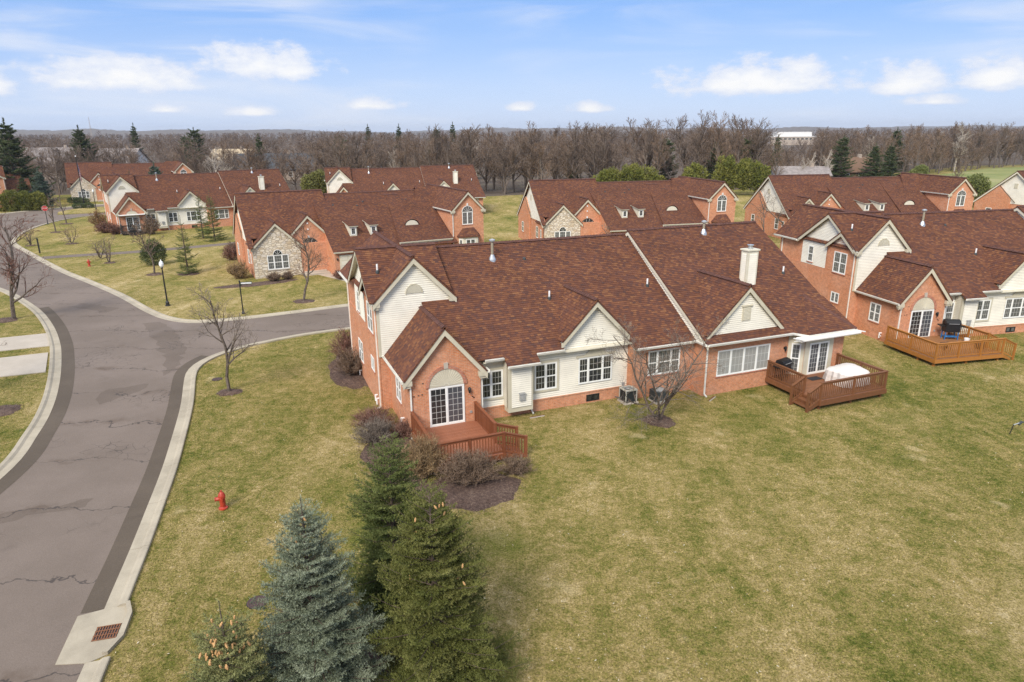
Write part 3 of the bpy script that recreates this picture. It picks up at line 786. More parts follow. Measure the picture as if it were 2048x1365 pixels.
    # windows
    window(r, 4.78, -3.285, 1.13, 1.24, 1.42, cols=(1, 1), casing='trim')
    window(r, 7.72, -3.285, 1.13, 1.24, 1.42, cols=(1, 1), casing='trim')
    o = window(r, 10.56, -3.285, 1.12, 1.98, 1.42, cols=(.62, 1, .62), sill=False)
    m = MB(); m.box(-1.12, 1.12, -.10, 0, 1.45, 1.56)
    arc = [(-.62, 1.56), (-.45, 1.74), (-.28, 1.88), (-.1, 1.95), (.1, 1.95), (.28, 1.88), (.45, 1.74), (.62, 1.56)]
    m.prism([(p[0], -.08, p[1]) for p in arc], (0, .08, 0)); m.build('pediment', 'trim', o)
    window(r, 14.46, -3.755, 1.19, 2.0, 1.38, cols=(.62, 1, .62), glass='glass_half')
    window(r, 18.83, -4.855, 1.0, 3.52, 1.46, cols=(1, 1, 1, 1), hung=False, grid=(3, 3), glass='glass_curtain', single=True, mun=.02)
    window(r, 10.46, -3.28, .1, .76, .36, cols=(1, 1), hung=False, grid=(1, 1), frame_m='black_iron', sill=False, fr=.03)
    window(r, .515, -1.85, 1.13, 1.0, 1.27, R(-90), cols=(1, 1), glass='glass_half')
    window(r, -.04, 5.2, 1.07, 1.3, 1.25, R(-90), cols=(1, 1))
    window(r, -.04, 1.62, 1.66, .86, .76, R(-90), cols=(1, 1), hung=False, grid=(2, 3))
    window(r, -.065, 4.88, 4.1, .62, 1.2, R(-90))
    window(r, -.045, 1.56, 3.83, 1.36, 1.5, R(-90), cols=(1, 1))
    slider(r, 2.32, -3.935, .38, 1.72, 1.96, 0, ('glass', 'glass_door'))
    half_round(r, 2.32, -3.935, 2.36, .84, .85, panel='trim', name='sunburst_panel', rays=19, ring='brick_dark', rw=.16)
    MB().box(2.22, 2.42, -4.0, -3.92, 3.22, 3.5).build('keystone', 'concrete_walk', r)
    wall_lamp(r, 3.42, -3.935, 2.02); wall_lamp(r, 21.62, -4.855, 2.05)
    # bay by the right-hand deck
    m = MB(); m.box(22.5, 24.55, -5.49, -5.43, .45, 2.82); m.build('door_surround', 'trim', r)
    m = MB(); m.prism([(21.88, -4.85, .45), (22.48, -5.45, .45), (22.48, -5.45, 2.84), (21.88, -4.85, 2.84)], (-.03, -.03, 0)); m.build('door_surround', 'trim', r)
    slider(r, 23.52, -5.495, .5, 1.40, 1.86, 0, ('glass_door', 'glass_half'))
    window(r, 22.15, -5.19, .62, .5, 1.74, R(-45), hung=True, grid=(2, 3), glass='glass_half', sill=False)
    # vents, chimney, roof pipes
    half_round(r, 1.95, -.04, 5.99, .40, .44, panel='trim', name='louver_vent', rays=2, ring='trim', rw=.05)
    m = MB()
    for k in range(7):
        zz = 6.02 + k * .055; ww = .38 * math.sqrt(max(0, 1 - ((zz - 5.99) / .44) ** 2))
        m.box(1.95 - ww, 1.95 + ww, -.085, -.06, zz, zz + .03)
    m.build('louver', 'trim_pale', r)
    m = MB(); m.box(18.5, 19.05, -4.83, -4.76, 3.95, 4.72); m.box(18.44, 19.12, -4.87, -4.76, 4.72, 4.80)
    o = m.build('louver_vent', 'trim', r); m = MB()
    for k in range(9): m.box(18.58, 18.97, -4.85, -4.825, 4.0 + k * .075, 4.04 + k * .075)
    m.build('louver', 'trim_pale', o)
    m = MB(); cx0, cx1, cy0, cy1 = 21.05, 21.80, -1.9, -1.33
    m.box(cx0, cx1, cy0, cy1, 4.7, 7.05); o = m.build('chimney', 'trim_pale', r)
    mm = MB(); courses(mm, [(cx0 + .1, cy0, 4.95), (cx1 - .1, cy0, 4.95), (cx1 - .1, cy0, 6.9), (cx0 + .1, cy0, 6.9)], (0, -1, 0), .115, .018, 0, .012)
    courses(mm, [(cx0, cy0 + .1, 4.95), (cx0, cy1 - .1, 4.95), (cx0, cy1 - .1, 6.9), (cx0, cy0 + .1, 6.9)], (-1, 0, 0), .115, .018, 0, .012); mm.build('chimney_siding', 'siding', o)
    m = MB(); m.box(cx0 - .06, cx1 + .06, cy0 - .06, cy1 + .06, 7.05, 7.13); m.build('chimney_cap', 'trim_pale', o)
    m = MB(); m.lathe([(.13, 7.12), (.13, 7.32), (.19, 7.33), (.19, 7.37), (0, 7.40)], (21.42, -1.61, 0), 12); m.build('chimney_pot', 'galvanised', o)
    flue(r, 7.0, 2.27, LZ(2.27)); flue(r, 21.1, 2.34, RZ(2.34), .62)
    vent_pipe(r, .47, 1.46, 6.9); vent_pipe(r, 9.13, -.63, LZ(-.63)); vent_pipe(r, 15.33, -.46, LZ(-.46)); vent_pipe(r, 24.35, -1.3, RZ(-1.3))
    MB().lathe([(.10, -.05), (.09, .05), (.05, .10), (0, .12)], (8.84, 2.1, LZ(2.1)), 10).build('roof_cap', 'condenser_dark', r)
    # gas meter hood on the projecting box, faucet and pipes on the side wall
    m = MB(); m.box(6.04, 6.33, -3.93, -3.815, 1.0, 1.32); m.box(6.02, 6.35, -3.96, -3.815, 1.32, 1.38); m.box(6.09, 6.20, -3.945, -3.93, 1.06, 1.24); m.box(6.23, 6.30, -3.945, -3.93, 1.05, 1.28); m.build('exhaust_hood', 'grey_plastic', r)
    for yy, zz in ((.62, .42), (.95, .5), (5.6, .35)):
        m = MB(); m.tube((-.02, yy, zz), (-.16, yy, zz), .04); m.tube((-.15, yy, zz + .03), (-.15, yy, zz - .32), .04); m.build('drain_pipe', 'white_plastic', r)
    m = MB(); m.tube((.52, -2.7, .55), (.38, -2.7, .55), .045); m.tube((.38, -2.7, .58), (.38, -2.7, .22), .045); m.tube((.38, -2.7, .42), (.30, -2.95, .42), .03); m.build('drain_pipe', 'white_plastic', r)
    for xx, zz in ((.72, 2.04), (.93, 2.06), (1.11, 2.08), (1.16, 2.62), (3.55, 1.62), (3.62, 1.55), (3.02, 3.98)):
        MB().box(xx, xx + .07, -3.95, -3.93, zz, zz + .03).build('wall_hole', 'black_iron', r)
    m = MB(); m.lathe([(.07, 0), (.07, .01), (0, .012)], (0, 0, 0), 10); o = m.build('outlet_cover', 'grey_plastic', r, (3.5, -3.94, .86)); o.rotation_euler = (R(90), 0, 0)
    m = MB(); m.box(12.20, 12.34, -3.32, -3.28, .62, .86); m.build('electric_box', 'grey_plastic', r)
    return r

# ------------------------------------------------------------------ the street-front house
def build_front_house():
    r = empty('stone_gable_house')
    LZ = lambda v: 3.07 + .79 * (v + .45)
    GZ = lambda v: 2.5 + .55 * (v + 3.4)
    DZ = lambda v: 2.92 + .52 * (v + 3.1)
    m = MB(); m.box(.0, 8.2, .05, 11.3, 0, 3.1); m.prism([(0.0, -.2, 3.05), (0.0, 11.4, 3.05), (0.0, 5.6, 7.6)], (.2, 0, 0)); m.build('wall', 'brick', r)
    m = MB(); m.prism([(-.02, 6.0, 0), (-.02, 11.3, 0), (-.02, 11.3, 3.1), (-.02, 7.9, 5.7), (-.02, 6.0, 4.0)], (-.22, 0, 0)); m.build('wall', 'brick', r)
    siding(r, [[(0.0, -.1, 3.25), (0.0, 11.3, 3.25), (0.0, 5.6, 7.62)]], (-1, 0, 0))
    m = MB(); m.prism([(0, 0, 0), (4.55, 0, 0), (4.55, 0, 3.05), (2.3, 0, 5.25), (0, 0, 3.05)], (0, .4, 0)); m.build('wall', 'stone', r)
    m = MB(); m.prism([(3.95, .5, 0), (7.15, .5, 0), (7.15, .5, 4.2), (5.54, .5, 5.78), (3.95, .5, 4.2)], (0, .4, 0)); m.box(7.15, 19.6, -3.1, 9, 0, 2.5); m.build('wall', 'brick', r)
    m = MB(); m.prism([(7.16, -3.1, 2.4), (7.16, 8, 2.4), (7.16, 5.5, 7.3)], (.2, 0, 0)); m.build('wall', 'brick', r)
    m = MB(); m.box(20.0, 23.68, -2.5, 8, 0, 5.8); m.prism([(20.0, -2.5, 5.8), (23.68, -2.5, 5.8), (21.82, -2.5, 7.55)], (0, .3, 0)); m.box(19.5, 20.1, -.5, 8, 0, 3.5); m.build('wall', 'brick', r)
    roof_part(r, [[(-.4, -.45, 3.07), (.05, -.45, 3.07), (.05, 5.6, LZ(5.6)), (-.4, 5.6, LZ(5.6))], [(.05, .56, LZ(.56)), (8.4, .56, LZ(.56)), (8.4, 5.6, LZ(5.6)), (.05, 5.6, LZ(5.6))], [(-.4, 11.65, 3.07), (8.4, 11.65, 3.07), (8.4, 5.6, LZ(5.6)), (-.4, 5.6, LZ(5.6))],
                  [(-.18, -.22, 3.02), (2.3, -.22, 5.4), (2.3, 3.4, 5.4), (-.18, 3.4, 3.02)], [(4.78, -.22, 3.02), (2.3, -.22, 5.4), (2.3, 3.4, 5.4), (4.78, 3.4, 3.02)],
                  [(3.82, .25, 4.17), (5.54, .25, 5.92), (5.54, 3.4, 5.92), (3.82, 3.4, 4.17)], [(7.26, .25, 4.17), (5.54, .25, 5.92), (5.54, 3.4, 5.92), (7.26, 3.4, 4.17)]])
    roof_part(r, [[(7.0, -3.4, 2.5), (20.2, -3.4, 2.5), (20.2, 5.5, GZ(5.5)), (7.0, 5.5, GZ(5.5))], [(7.0, 14.4, 2.5), (20.9, 14.4, 2.5), (20.9, 5.5, GZ(5.5)), (7.0, 5.5, GZ(5.5))],
                  [(13.9, -3.1, 2.92), (19.75, -3.1, 2.92), (19.75, 4.9, DZ(4.9)), (15.2, 4.9, DZ(4.9))]])
    roof_part(r, [[(19.80, -2.75, 5.72), (21.82, -2.75, 7.7), (21.82, 9, 7.7), (19.80, 9, 5.72)], [(23.84, -2.75, 5.72), (21.82, -2.75, 7.7), (21.82, 9, 7.7), (23.84, 9, 5.72)],
                  [(17.6, 2.4, 5.75), (20.2, 2.4, 5.75), (21.8, 5.6, 7.72), (19.0, 5.6, 7.72)], [(17.6, 9, 5.75), (23.0, 9, 5.75), (21.8, 5.6, 7.72), (19.0, 5.6, 7.72)]])
    for a, b_ in [((-.4, 5.6, LZ(5.6) + .03), (8.4, 5.6, LZ(5.6) + .03)), ((8.4, 5.5, GZ(5.5) + .03), (20.9, 5.5, GZ(5.5) + .03)), ((2.3, -.19, 5.43), (2.3, 2.5, 5.43)), ((5.54, .28, 5.95), (5.54, 3.2, 5.95)), ((21.82, -2.72, 7.73), (21.82, 9, 7.73)), ((14.9, 4.9, DZ(4.9) + .03), (16.6, 4.9, DZ(4.9) + .03))]:
        ridge_cap(r, a, b_)
    rake(r, (-.39, -.45, 3.07), (-.39, 5.6, LZ(5.6)), (-.39, 11.65, 3.07), (-1, 0, 0), 'trim_pale')
    rake(r, (-.26, 5.2, 3.6), (-.26, 7.9, 5.85), (-.26, 11.6, 3.0), (-1, 0, 0), 'door_dark', .10)
    rake(r, (-.18, -.21, 3.02), (2.3, -.21, 5.4), (4.78, -.21, 3.02), (0, -1, 0))
    rake(r, (3.82, .26, 4.17), (5.54, .26, 5.92), (7.26, .26, 4.17), (0, -1, 0))
    rake(r, (19.80, -2.74, 5.72), (21.82, -2.74, 7.7), (23.84, -2.74, 5.72), (0, -1, 0))
    cornice_return(r, 19.78, 20.3, -2.72, -2.52, 5.5, 5.7); cornice_return(r, 23.36, 23.88, -2.72, -2.52, 5.5, 5.7)
    gutter(r, (7.0, -3.4, 2.5), (13.9, -3.4, 2.5), (0, -1, 0), 'trim_pale'); gutter(r, (13.9, -3.1, 2.92), (19.75, -3.1, 2.92), (0, -1, 0), 'trim_pale'); gutter(r, (19.80, -2.75, 5.72), (19.80, 2.4, 5.72), (-1, 0, 0))
    m = MB(); m.box(17.6, 20.0, 2.3, 2.4, 5.5, 5.72); m.build('eave_board', 'trim', r)
    m = MB(); m.box(13.9, 19.7, -3.08, -2.9, 2.5, 2.9); m.build('frieze', 'trim', r)
    downspout(r, 20.06, -2.56, 5.5, 0)
    # windows of the stone gable
    o = window(r, 2.3, -.01, .78, 2.04, 1.42, cols=(.62, .8, .62), grid=(3, 2), glass='glass_half', sill=False)
    m = MB(); m.box(-1.1, 1.1, -.1, 0, -.09, -.002); m.build('sill', 'concrete_walk', o)
    half_round(r, 2.3, -.01, 2.22, .40, .46, glass='glass', name='fanlight', rays=4)
    # entry
    m = MB(); m.box(4.75, 6.55, .42, .5, .25, 2.72); o = m.build('entry_door', 'door_dark', r)
    m = MB()
    for k in (0, 1): m.box(5.04 + k * .62, 5.58 + k * .62, .395, .42, .32, 2.5)
    m.build('door_leaf', 'far_brown', o); MB().box(5.58, 5.66, .36, .395, 1.1, 1.35).build('handle', 'galvanised', o)
    half_round(r, 5.65, .49, 2.74, .80, .80, glass='glass', name='fanlight', rays=5, ring='door_dark')
    MB().box(5.46, 5.62, .44, .5, 3.58, 3.8).build('keystone', 'sign_white', r); MB().box(5.47, 5.61, .44, .5, 4.95, 5.1).build('ornament', 'sign_white', r); MB().box(5.47, 5.61, .44, .5, 4.35, 4.5).build('ornament', 'sign_white', r)
    m = MB(); m.box(4.6, 7.1, -.9, .5, 0, .16); m.box(4.75, 6.9, -.4, .5, .16, .3); m.build('door_step', 'concrete_walk', r)
    # garage door
    o = MB().box(7.6, 12.4, -3.16, -3.1, 0, 2.15).build('garage_door', 'garage_door', r)
    for k in range(4):
        mm = MB()
        for j in range(6): mm.box(7.72 + j * .78, 8.38 + j * .78, -3.175, -3.155, .08 + k * .52, .5 + k * .52)
        mm.build('panel', 'trim_pale', o)
    wall_lamp(r, 7.36, -3.1, 1.8)
    # dormers
    for x0 in (9.3, 11.4):
        zb = GZ(-1.3); m = MB()
        m.prism([(x0, -1.3, zb - .1), (x0, -1.3, zb + .95), (x0, .75, zb + 1.1), (x0, .75, zb + .6)], (.72, 0, 0)); o = m.build('dormer', 'trim_pale', r)
        m = MB(); m.prism([(x0 - .12, -1.48, zb + .95), (x0 + .84, -1.48, zb + .95), (x0 + .84, 1.0, zb + 1.22), (x0 - .12, 1.0, zb + 1.22)], (0, 0, .07)); m.build('dormer_roof', 'trim', o)
        m = MB(); courses(m, [(x0 - .14, -1.5, zb + 1.03), (x0 + .86, -1.5, zb + 1.03), (x0 + .86, 1.1, zb + 1.32), (x0 - .14, 1.1, zb + 1.32)], (0, 0, 1), .145, .014); m.build('shingles', 'shingle', o)
        window(r, x0 + .36, -1.31, zb + .14, .5, .72, hung=False, grid=(2, 3), sill=False)
    # eyebrow vent
    v0 = -.55; zb = GZ(v0); xc = 16.2; a = arch_pts(.72, .60)
    m = MB(); m.prism([(xc + p[0], v0, zb + .1 + p[1]) for p in a], (0, .25, 0)); o = m.build('eyebrow_vent', 'trim_pale', r)
    m = MB(); a2 = arch_pts(.84, .70)
    for i in range(len(a2) - 1):
        p, q = a2[i], a2[i + 1]; y1 = lambda z_: v0 + (z_ + .1) / .55
        m.face([(xc + p[0], v0 - .04, zb + .1 + p[1]), (xc + q[0], v0 - .04, zb + .1 + q[1]), (xc + q[0], y1(q[1]), zb + .12 + q[1]), (xc + p[0], y1(p[1]), zb + .12 + p[1])])
    m.build('eyebrow_roof', 'shingle', o)
    # tower window and bay
    o = window(r, 21.78, -2.505, 4.15, 1.24, 1.36, cols=(1, 1), hung=False, grid=(2, 3), glass='glass_half')
    half_round(r, 21.78, -2.505, 5.52, .60, .58, glass='glass_half', name='fanlight', rays=5)
    MB().box(21.7, 21.86, -2.58, -2.5, 6.16, 6.4).build('keystone', 'sign_white', r)
    m = MB(); m.prism([(20.7, -2.5, .5), (23.0, -2.5, .5), (22.7, -3.05, .5), (21.0, -3.05, .5)], (0, 0, 2.5)); o = m.build('bay_window', 'trim_pale', r)
    m = MB(); T0, T1 = (21.2, -2.5, 3.8), (22.5, -2.5, 3.8); E = [(20.5, -2.5, 2.98), (20.9, -3.2, 2.98), (22.8, -3.2, 2.98), (23.2, -2.5, 2.98)]
    courses(m, [E[0], E[1], T0], (-1, -1, 1), .145, .014); courses(m, [E[1], E[2], T1, T0], (0, -1, 1), .145, .014); courses(m, [E[2], E[3], T1], (1, -1, 1), .145, .014); m.prism(E, (0, 0, -.12)); m.build('bay_roof', 'shingle', o)
    window(r, 21.85, -3.055, 1.2, 1.1, 1.45, cols=(1, 1), sill=False); window(r, 20.84, -2.78, 1.2, .42, 1.45, R(-61), sill=False); window(r, 22.86, -2.78, 1.2, .42, 1.45, R(61), sill=False)
    # left wall windows
    window(r, -.245, 8.9, 1.1, .9, 1.3, R(-90)); window(r, -.01, 3.0, 1.1, .9, 1.4, R(-90)); window(r, -.005, 1.4, 1.3, .5, 1.0, R(-90), hung=False, grid=(1, 2))
    o = MB().box(-.09, -.02, 5.35, 5.85, 5.4, 6.1).build('louver_vent', 'trim', r)
    for x, v in ((9.0, 3.6), (11.5, 3.3), (12.3, 3.9), (17.2, 3.9)):
        MB().lathe([(.11, -.05), (.1, .06), (.05, .1), (0, .11)], (x, v, GZ(v)), 8).build('roof_cap', 'condenser_dark', r)
    return r

# ------------------------------------------------------------------ ground, road, kerbs
def sheet(name, poly, z, m, thick=0.0):
    mb = MB()
    if thick: mb.prism([(x, y, z - thick) for x, y in poly], (0, 0, thick))
    else:
        P = [(x, y, z) for x, y in poly]
        if newell(P)[2] < 0: P = P[::-1]
        mb.face(P)
    return mb.build(name, m)
def spline(pts, step=.5):
    P = np.array(pts, float); P = np.vstack([2 * P[0] - P[1], P, 2 * P[-1] - P[-2]]); out_ = []
    for i in range(1, len(P) - 2):
        p0, p1, p2, p3 = P[i - 1:i + 3]; n = max(2, int(np.linalg.norm(p2 - p1) / step))
        for k in range(n):
            t = k / n
            out_.append(.5 * ((2 * p1) + (-p0 + p2) * t + (2 * p0 - 5 * p1 + 4 * p2 - p3) * t * t + (-p0 + 3 * p1 - 3 * p2 + p3) * t ** 3))
    out_.append(P[-2]); return np.array(out_)
def offset(L, d):
    T = np.gradient(L, axis=0); T /= np.linalg.norm(T, axis=1)[:, None]
    return L + np.stack([-T[:, 1], T[:, 0]], 1) * d
tag(sheet('ground', [(-9000, -300), (9000, -300), (9000, 14000), (-9000, 14000)], 0.0, 'lawn'), kind='structure')
RIN = spline([(-9.6, 4), (-10.5, 10), (-11.43, 14.47), (-12.33, 17.3), (-13.17, 20.28), (-14.07, 23.3), (-14.81, 25.75), (-15.61, 28.16), (-17.35, 33.1), (-18.9, 36.9), (-19.55, 38.7), (-19.72, 40.3), (-19.45, 41.7), (-18.95, 42.75), (-18.0, 44.1), (-15.11, 46.6), (-11.88, 48.3), (-7.6, 50.2), (2, 54)])
UIN = spline([(4, 63.3), (-6, 58.6), (-13.33, 54.65), (-16.86, 52.64), (-20.82, 50.6), (-24.0, 49.75), (-26.6, 50.75), (-29.54, 53.3), (-34.97, 59.0), (-41.3, 64.95), (-46.95, 70.1), (-56.96, 80.27), (-66.49, 90.6), (-71.6, 100), (-74.6, 109), (-75.4, 116.5), (-73.6, 121.6), (-66, 127), (-50, 134)])
LIN = spline([(-20.6, 4), (-20.7, 16), (-21.3, 25.4), (-22.75, 30.1), (-24.35, 33.72), (-26.47, 37.59), (-28.98, 41.71), (-31.09, 44.91), (-34.13, 49.0), (-37.95, 53.53), (-41.99, 57.58), (-45.5, 60.8), (-56, 69.5), (-74, 88), (-86, 104), (-92.5, 120), (-91.5, 126), (-88.6, 132), (-84, 139.5), (-74, 146), (-55, 154)])
road = [tuple(p) for p in LIN] + [tuple(p) for p in UIN[::-1]] + [tuple(p) for p in RIN[::-1]]
tag(sheet('road', road, .006, 'asphalt'), kind='structure')
def strip(name, L, d0, d1, z, m):
    A_, B_ = offset(L, d0), offset(L, d1); mb = MB()
    for i in range(len(L) - 1):
        q = [(*A_[i], z), (*A_[i + 1], z), (*B_[i + 1], z), (*B_[i], z)]
        if newell(q)[2] < 0: q = q[::-1]
        mb.face(q)
    return tag(mb.build(name, m), kind='structure')
wob = lambda L, a: L
i0 = np.argmin(np.hypot(*(RIN - (-12.35, 17.4)).T)); i1 = np.argmin(np.hypot(*(RIN - (-19.2, 42.3)).T))
strip('road_edge_patch', RIN[i0:i1], 0.0, .64, .012, 'asphalt_dark')
strip('road_edge_patch', RIN[:max(2, np.argmin(np.hypot(*(RIN - (-11.7, 15.2)).T)))], 0.0, .64, .012, 'asphalt_dark')
j1 = np.argmin(np.hypot(*(LIN - (-39.5, 55.2)).T))
strip('road_edge_patch', LIN[:j1], 0.0, -.72, .012, 'asphalt_dark')
PATCHES = [[(-27.95, 49.67), (-26.73, 50.2), (-24.49, 47.7), (-21.61, 43.12), (-20.46, 39.3), (-20.6, 38.05), (-22.25, 41.56), (-25.94, 46.96)],
           [(-22.58, 34.32), (-22.69, 35.81), (-21.06, 36.73), (-20.67, 36.09), (-21.36, 34.66), (-21.84, 33.6)],
           [(-20.3, 22.6), (-16.5, 23.9), (-16.4, 23.2), (-20.2, 21.9)], [(-36.5, 56.3), (-32.2, 54.6), (-32.6, 53.2), (-36.9, 55.2)]]
def ragged(poly, seed, a=.12):
    rd = random.Random(seed); out_ = []
    for i in range(len(poly)):
        p, q = np.array(poly[i]), np.array(poly[(i + 1) % len(poly)]); n = max(2, int(np.linalg.norm(q - p) / .4))
        for k in range(n): out_.append(tuple(p + (q - p) * k / n + np.array([rd.gauss(0, a), rd.gauss(0, a)]) * (1 if k else .3)))
    return out_
for i, pl in enumerate(PATCHES): tag(sheet('road_patch', ragged(pl, i), .010, 'asphalt_patch'), kind='structure')
def kerb(name, L, side, width=.62, seg=3.0, skip=None):
    root = empty(name); tag(root, kind='structure')
    acc = np.concatenate([[0], np.cumsum(np.linalg.norm(np.diff(L, axis=0), axis=1))])
    n = int(acc[-1] / seg)
    prof = [(-.01, 0.0), (-.01, .02), (width * .55, .028), (width * .72, .095), (width * .95, .105), (width, .09), (width, -.02)]
    for k in range(n):
        s0, s1 = acc[-1] * k / n + .012, acc[-1] * (k + 1) / n - .012
        ss = np.linspace(s0, s1, 5)
        C_ = np.stack([np.interp(ss, acc, L[:, 0]), np.interp(ss, acc, L[:, 1])], 1)
        if skip and skip[0] < C_[2][1] < skip[1]: continue
        T = np.gradient(C_, axis=0); T /= np.linalg.norm(T, axis=1)[:, None]; N_ = np.stack([-T[:, 1], T[:, 0]], 1) * side
        mb = MB(); rows = [[(*(C_[i] + N_[i] * d), z) for d, z in prof] for i in range(5)]
        for i in range(4):
            for j in range(len(prof) - 1):
                q = [rows[i][j], rows[i + 1][j], rows[i + 1][j + 1], rows[i][j + 1]]
                mb.face(q if side > 0 else q[::-1])
        mb.face(rows[0]); mb.face(rows[-1][::-1])
        mb.build('kerb_stone', 'concrete', root)
    return root
ka = np.argmin(np.hypot(*(RIN - (-11.6, 15.25)).T)); kb = np.argmin(np.hypot(*(RIN - (-12.28, 17.2)).T))
kerb('kerb', RIN[:ka + 1], -1); kerb('kerb', RIN[kb:], -1); kerb('kerb', UIN, -1); kerb('kerb', LIN, 1)
# grass island at the far junction, far pavement strip and the asphalt path
ISL = [(-80.5, 122.6), (-83.2, 127), (-83.4, 131.4), (-81.5, 135.2), (-76, 138.5), (-64, 142), (-64, 132), (-72.6, 127)]
tag(sheet('grass_island', ISL, .10, 'lawn', .10), kind='structure')
PA = spline([(-55.1, 78.4), (-51, 80.3), (-46.6, 82.0), (-42, 84.7), (-38.4, 87.1), (-33, 91), (-28, 95)])
strip('path', PA, -1.0, 1.0, .008, 'asphalt')
for pl in ([(-33.3, 47.2), (-31.3, 44.1), (-38, 41.3), (-41, 43.8)], [(-30.4, 42.6), (-28.1, 38.8), (-34, 36.6), (-37, 39.7)]):
    tag(sheet('pavement', pl, .05, 'concrete_walk', .05), kind='structure')
tag(sheet('pavement', [(-14.9, 63.5), (-13.3, 65.0), (-19.6, 70.2), (-21.0, 69.2)], .02, 'concrete_walk', .02), kind='structure')
tag(sheet('driveway', [(-14.0, 62.6), (-8, 59.6), (-3.5, 62), (-9.5, 66.8), (-12.6, 66.6)], .008, 'asphalt'), kind='structure')
tag(sheet('fairway', [(84, 172), (110, 158), (170, 178), (330, 260), (330, 300), (170, 250), (120, 205)], .03, 'fairway'), kind='structure')
tag(sheet('fairway', [(86, 196), (112, 204), (108, 212), (84, 203)], .035, 'fairway'), kind='structure')
tag(sheet('forest_floor', [(-2500, 160), (-150, 158), (-96, 166), (-40, 150), (-6, 153), (30, 168), (64, 166), (84, 196), (120, 222), (170, 265), (330, 310), (2500, 400), (2500, 5000), (-2500, 5000)], .015, 'forest_floor'), kind='structure')
# hills on the skyline
mb = MB(); xs = np.linspace(-4800, 4800, 700); hj = {}
def hill_h(x, k): return 16 + 9 * math.sin(x / 510 + k) + 6 * math.sin(x / 223 + 2 * k) + 4 * math.sin(x / 71 + k * 3) + (16 if x < 0 else 0) * math.exp(-((x + 1650) / 700) ** 2)
for k, (yy, dy) in enumerate(((3300, 300), (4300, 400))):
    for a, b_ in zip(xs[:-1], xs[1:]):
        ha, hb = [hill_h(q, k) + 4 * k + hj.setdefault((round(q, 2), k), random.uniform(-2.2, 3.2)) for q in (a, b_)]
        mb.face([(a, yy, -1), (b_, yy, -1), (b_, yy + dy * .4, hb * .8), (a, yy + dy * .4, ha * .8)]); mb.face([(a, yy + dy * .4, ha * .8), (b_, yy + dy * .4, hb * .8), (b_, yy + dy, hb), (a, yy + dy, ha)])
        mb.face([(a, yy + dy, ha), (b_, yy + dy, hb), (b_, yy + 2 * dy, -1), (a, yy + 2 * dy, -1)])
tag(mb.build('hills', 'forest_floor'), kind='structure')
# mulch beds
def bed(name, c, rx, ry, label, seed=0, zc=.07, rot=0.0):
    rd = random.Random(seed); mb = MB(); n = 40
    ph = [rd.uniform(0, 6.3) for _ in range(4)]
    def rad(t): return 1 + .10 * math.sin(2 * t + ph[0]) + .07 * math.sin(3 * t + ph[1]) + .05 * math.sin(7 * t + ph[2]) + .03 * math.sin(13 * t + ph[3])
    rings = [(1.0, .004), (.9, .03), (.6, zc), (.25, zc * 1.15)]
    P = []
    for k, z in rings:
        row = []
        for i in range(n):
            t = 2 * math.pi * i / n; x, y = rx * k * rad(t) * math.cos(t), ry * k * rad(t) * math.sin(t)
            row.append((x * math.cos(rot) - y * math.sin(rot), x * math.sin(rot) + y * math.cos(rot), z + rd.uniform(-.006, .006) * (k < 1)))
        P.append(row)
    for a in range(3):
        for i in range(n):
            j = (i + 1) % n; mb.face([P[a][i], P[a][j], P[a + 1][j], P[a + 1][i]])
    mb.face(P[3])
    o = tag(mb.build(name, 'mulch', None, (*c, 0)), label, 'mulch bed')
    rs = np.random.default_rng(seed + 900); n = int(420 * rx * ry) + 60; a = rs.uniform(0, 6.283, n); k = np.sqrt(rs.random(n)) * 1.16
    x, y = rx * k * np.cos(a), ry * k * np.sin(a); cr_, sr_ = math.cos(rot), math.sin(rot); p = np.stack([x * cr_ - y * sr_, x * sr_ + y * cr_, np.where(k < .95, zc * (1 - k * .45) + .012, .02)], 1)
    d = rs.normal(size=(n, 3)); d[:, 2] *= .35; d /= np.linalg.norm(d, axis=1)[:, None]; s_ = np.cross(d, (0, 0, 1.)); L = rs.uniform(.03, .09, n)[:, None]
    obj('chips', np_mesh('chips', np.stack([p - d * L, p + s_ * .018, p + d * L], 1).reshape(-1, 3), 3, 'mulch_chip', rs.random(n)), o)
    return o

# ------------------------------------------------------------------ vegetation
def seg_tubes(S, n=4):
    """S: (m,8) p0,p1,r0,r1 -> consecutive quads"""
    S = np.asarray(S, float); p0, p1, r0, r1 = S[:, 0:3], S[:, 3:6], S[:, 6], S[:, 7]
    a = p1 - p0; a /= np.linalg.norm(a, axis=1)[:, None] + 1e-9
    h_ = np.where(np.abs(a[:, :1]) < .8, np.array([[1., 0, 0]]), np.array([[0, 1., 0]]))
    x = np.cross(a, h_); x /= np.linalg.norm(x, axis=1)[:, None]; y = np.cross(a, x)
    t = np.arange(n) * 2 * math.pi / n; out_ = []
    ring = lambda p, r: p[:, None, :] + r[:, None, None] * (x[:, None, :] * np.cos(t)[None, :, None] + y[:, None, :] * np.sin(t)[None, :, None])
    A_, B_ = ring(p0, r0), ring(p1, r1)
    q = np.stack([A_, np.roll(A_, -1, 1), np.roll(B_, -1, 1), B_], 2)
    return q.reshape(-1, 3)
def twig_tris(S, rs, wmin=0.0):
    S = np.asarray(S, float); p0, p1, r0 = S[:, 0:3], S[:, 3:6], np.maximum(S[:, 6], wmin)
    a = p1 - p0; v = rs.normal(size=a.shape); s_ = np.cross(a, v); s_ /= np.linalg.norm(s_, axis=1)[:, None] + 1e-9
    return np.stack([p0 - s_ * r0[:, None], p0 + s_ * r0[:, None], p1], 1).reshape(-1, 3)
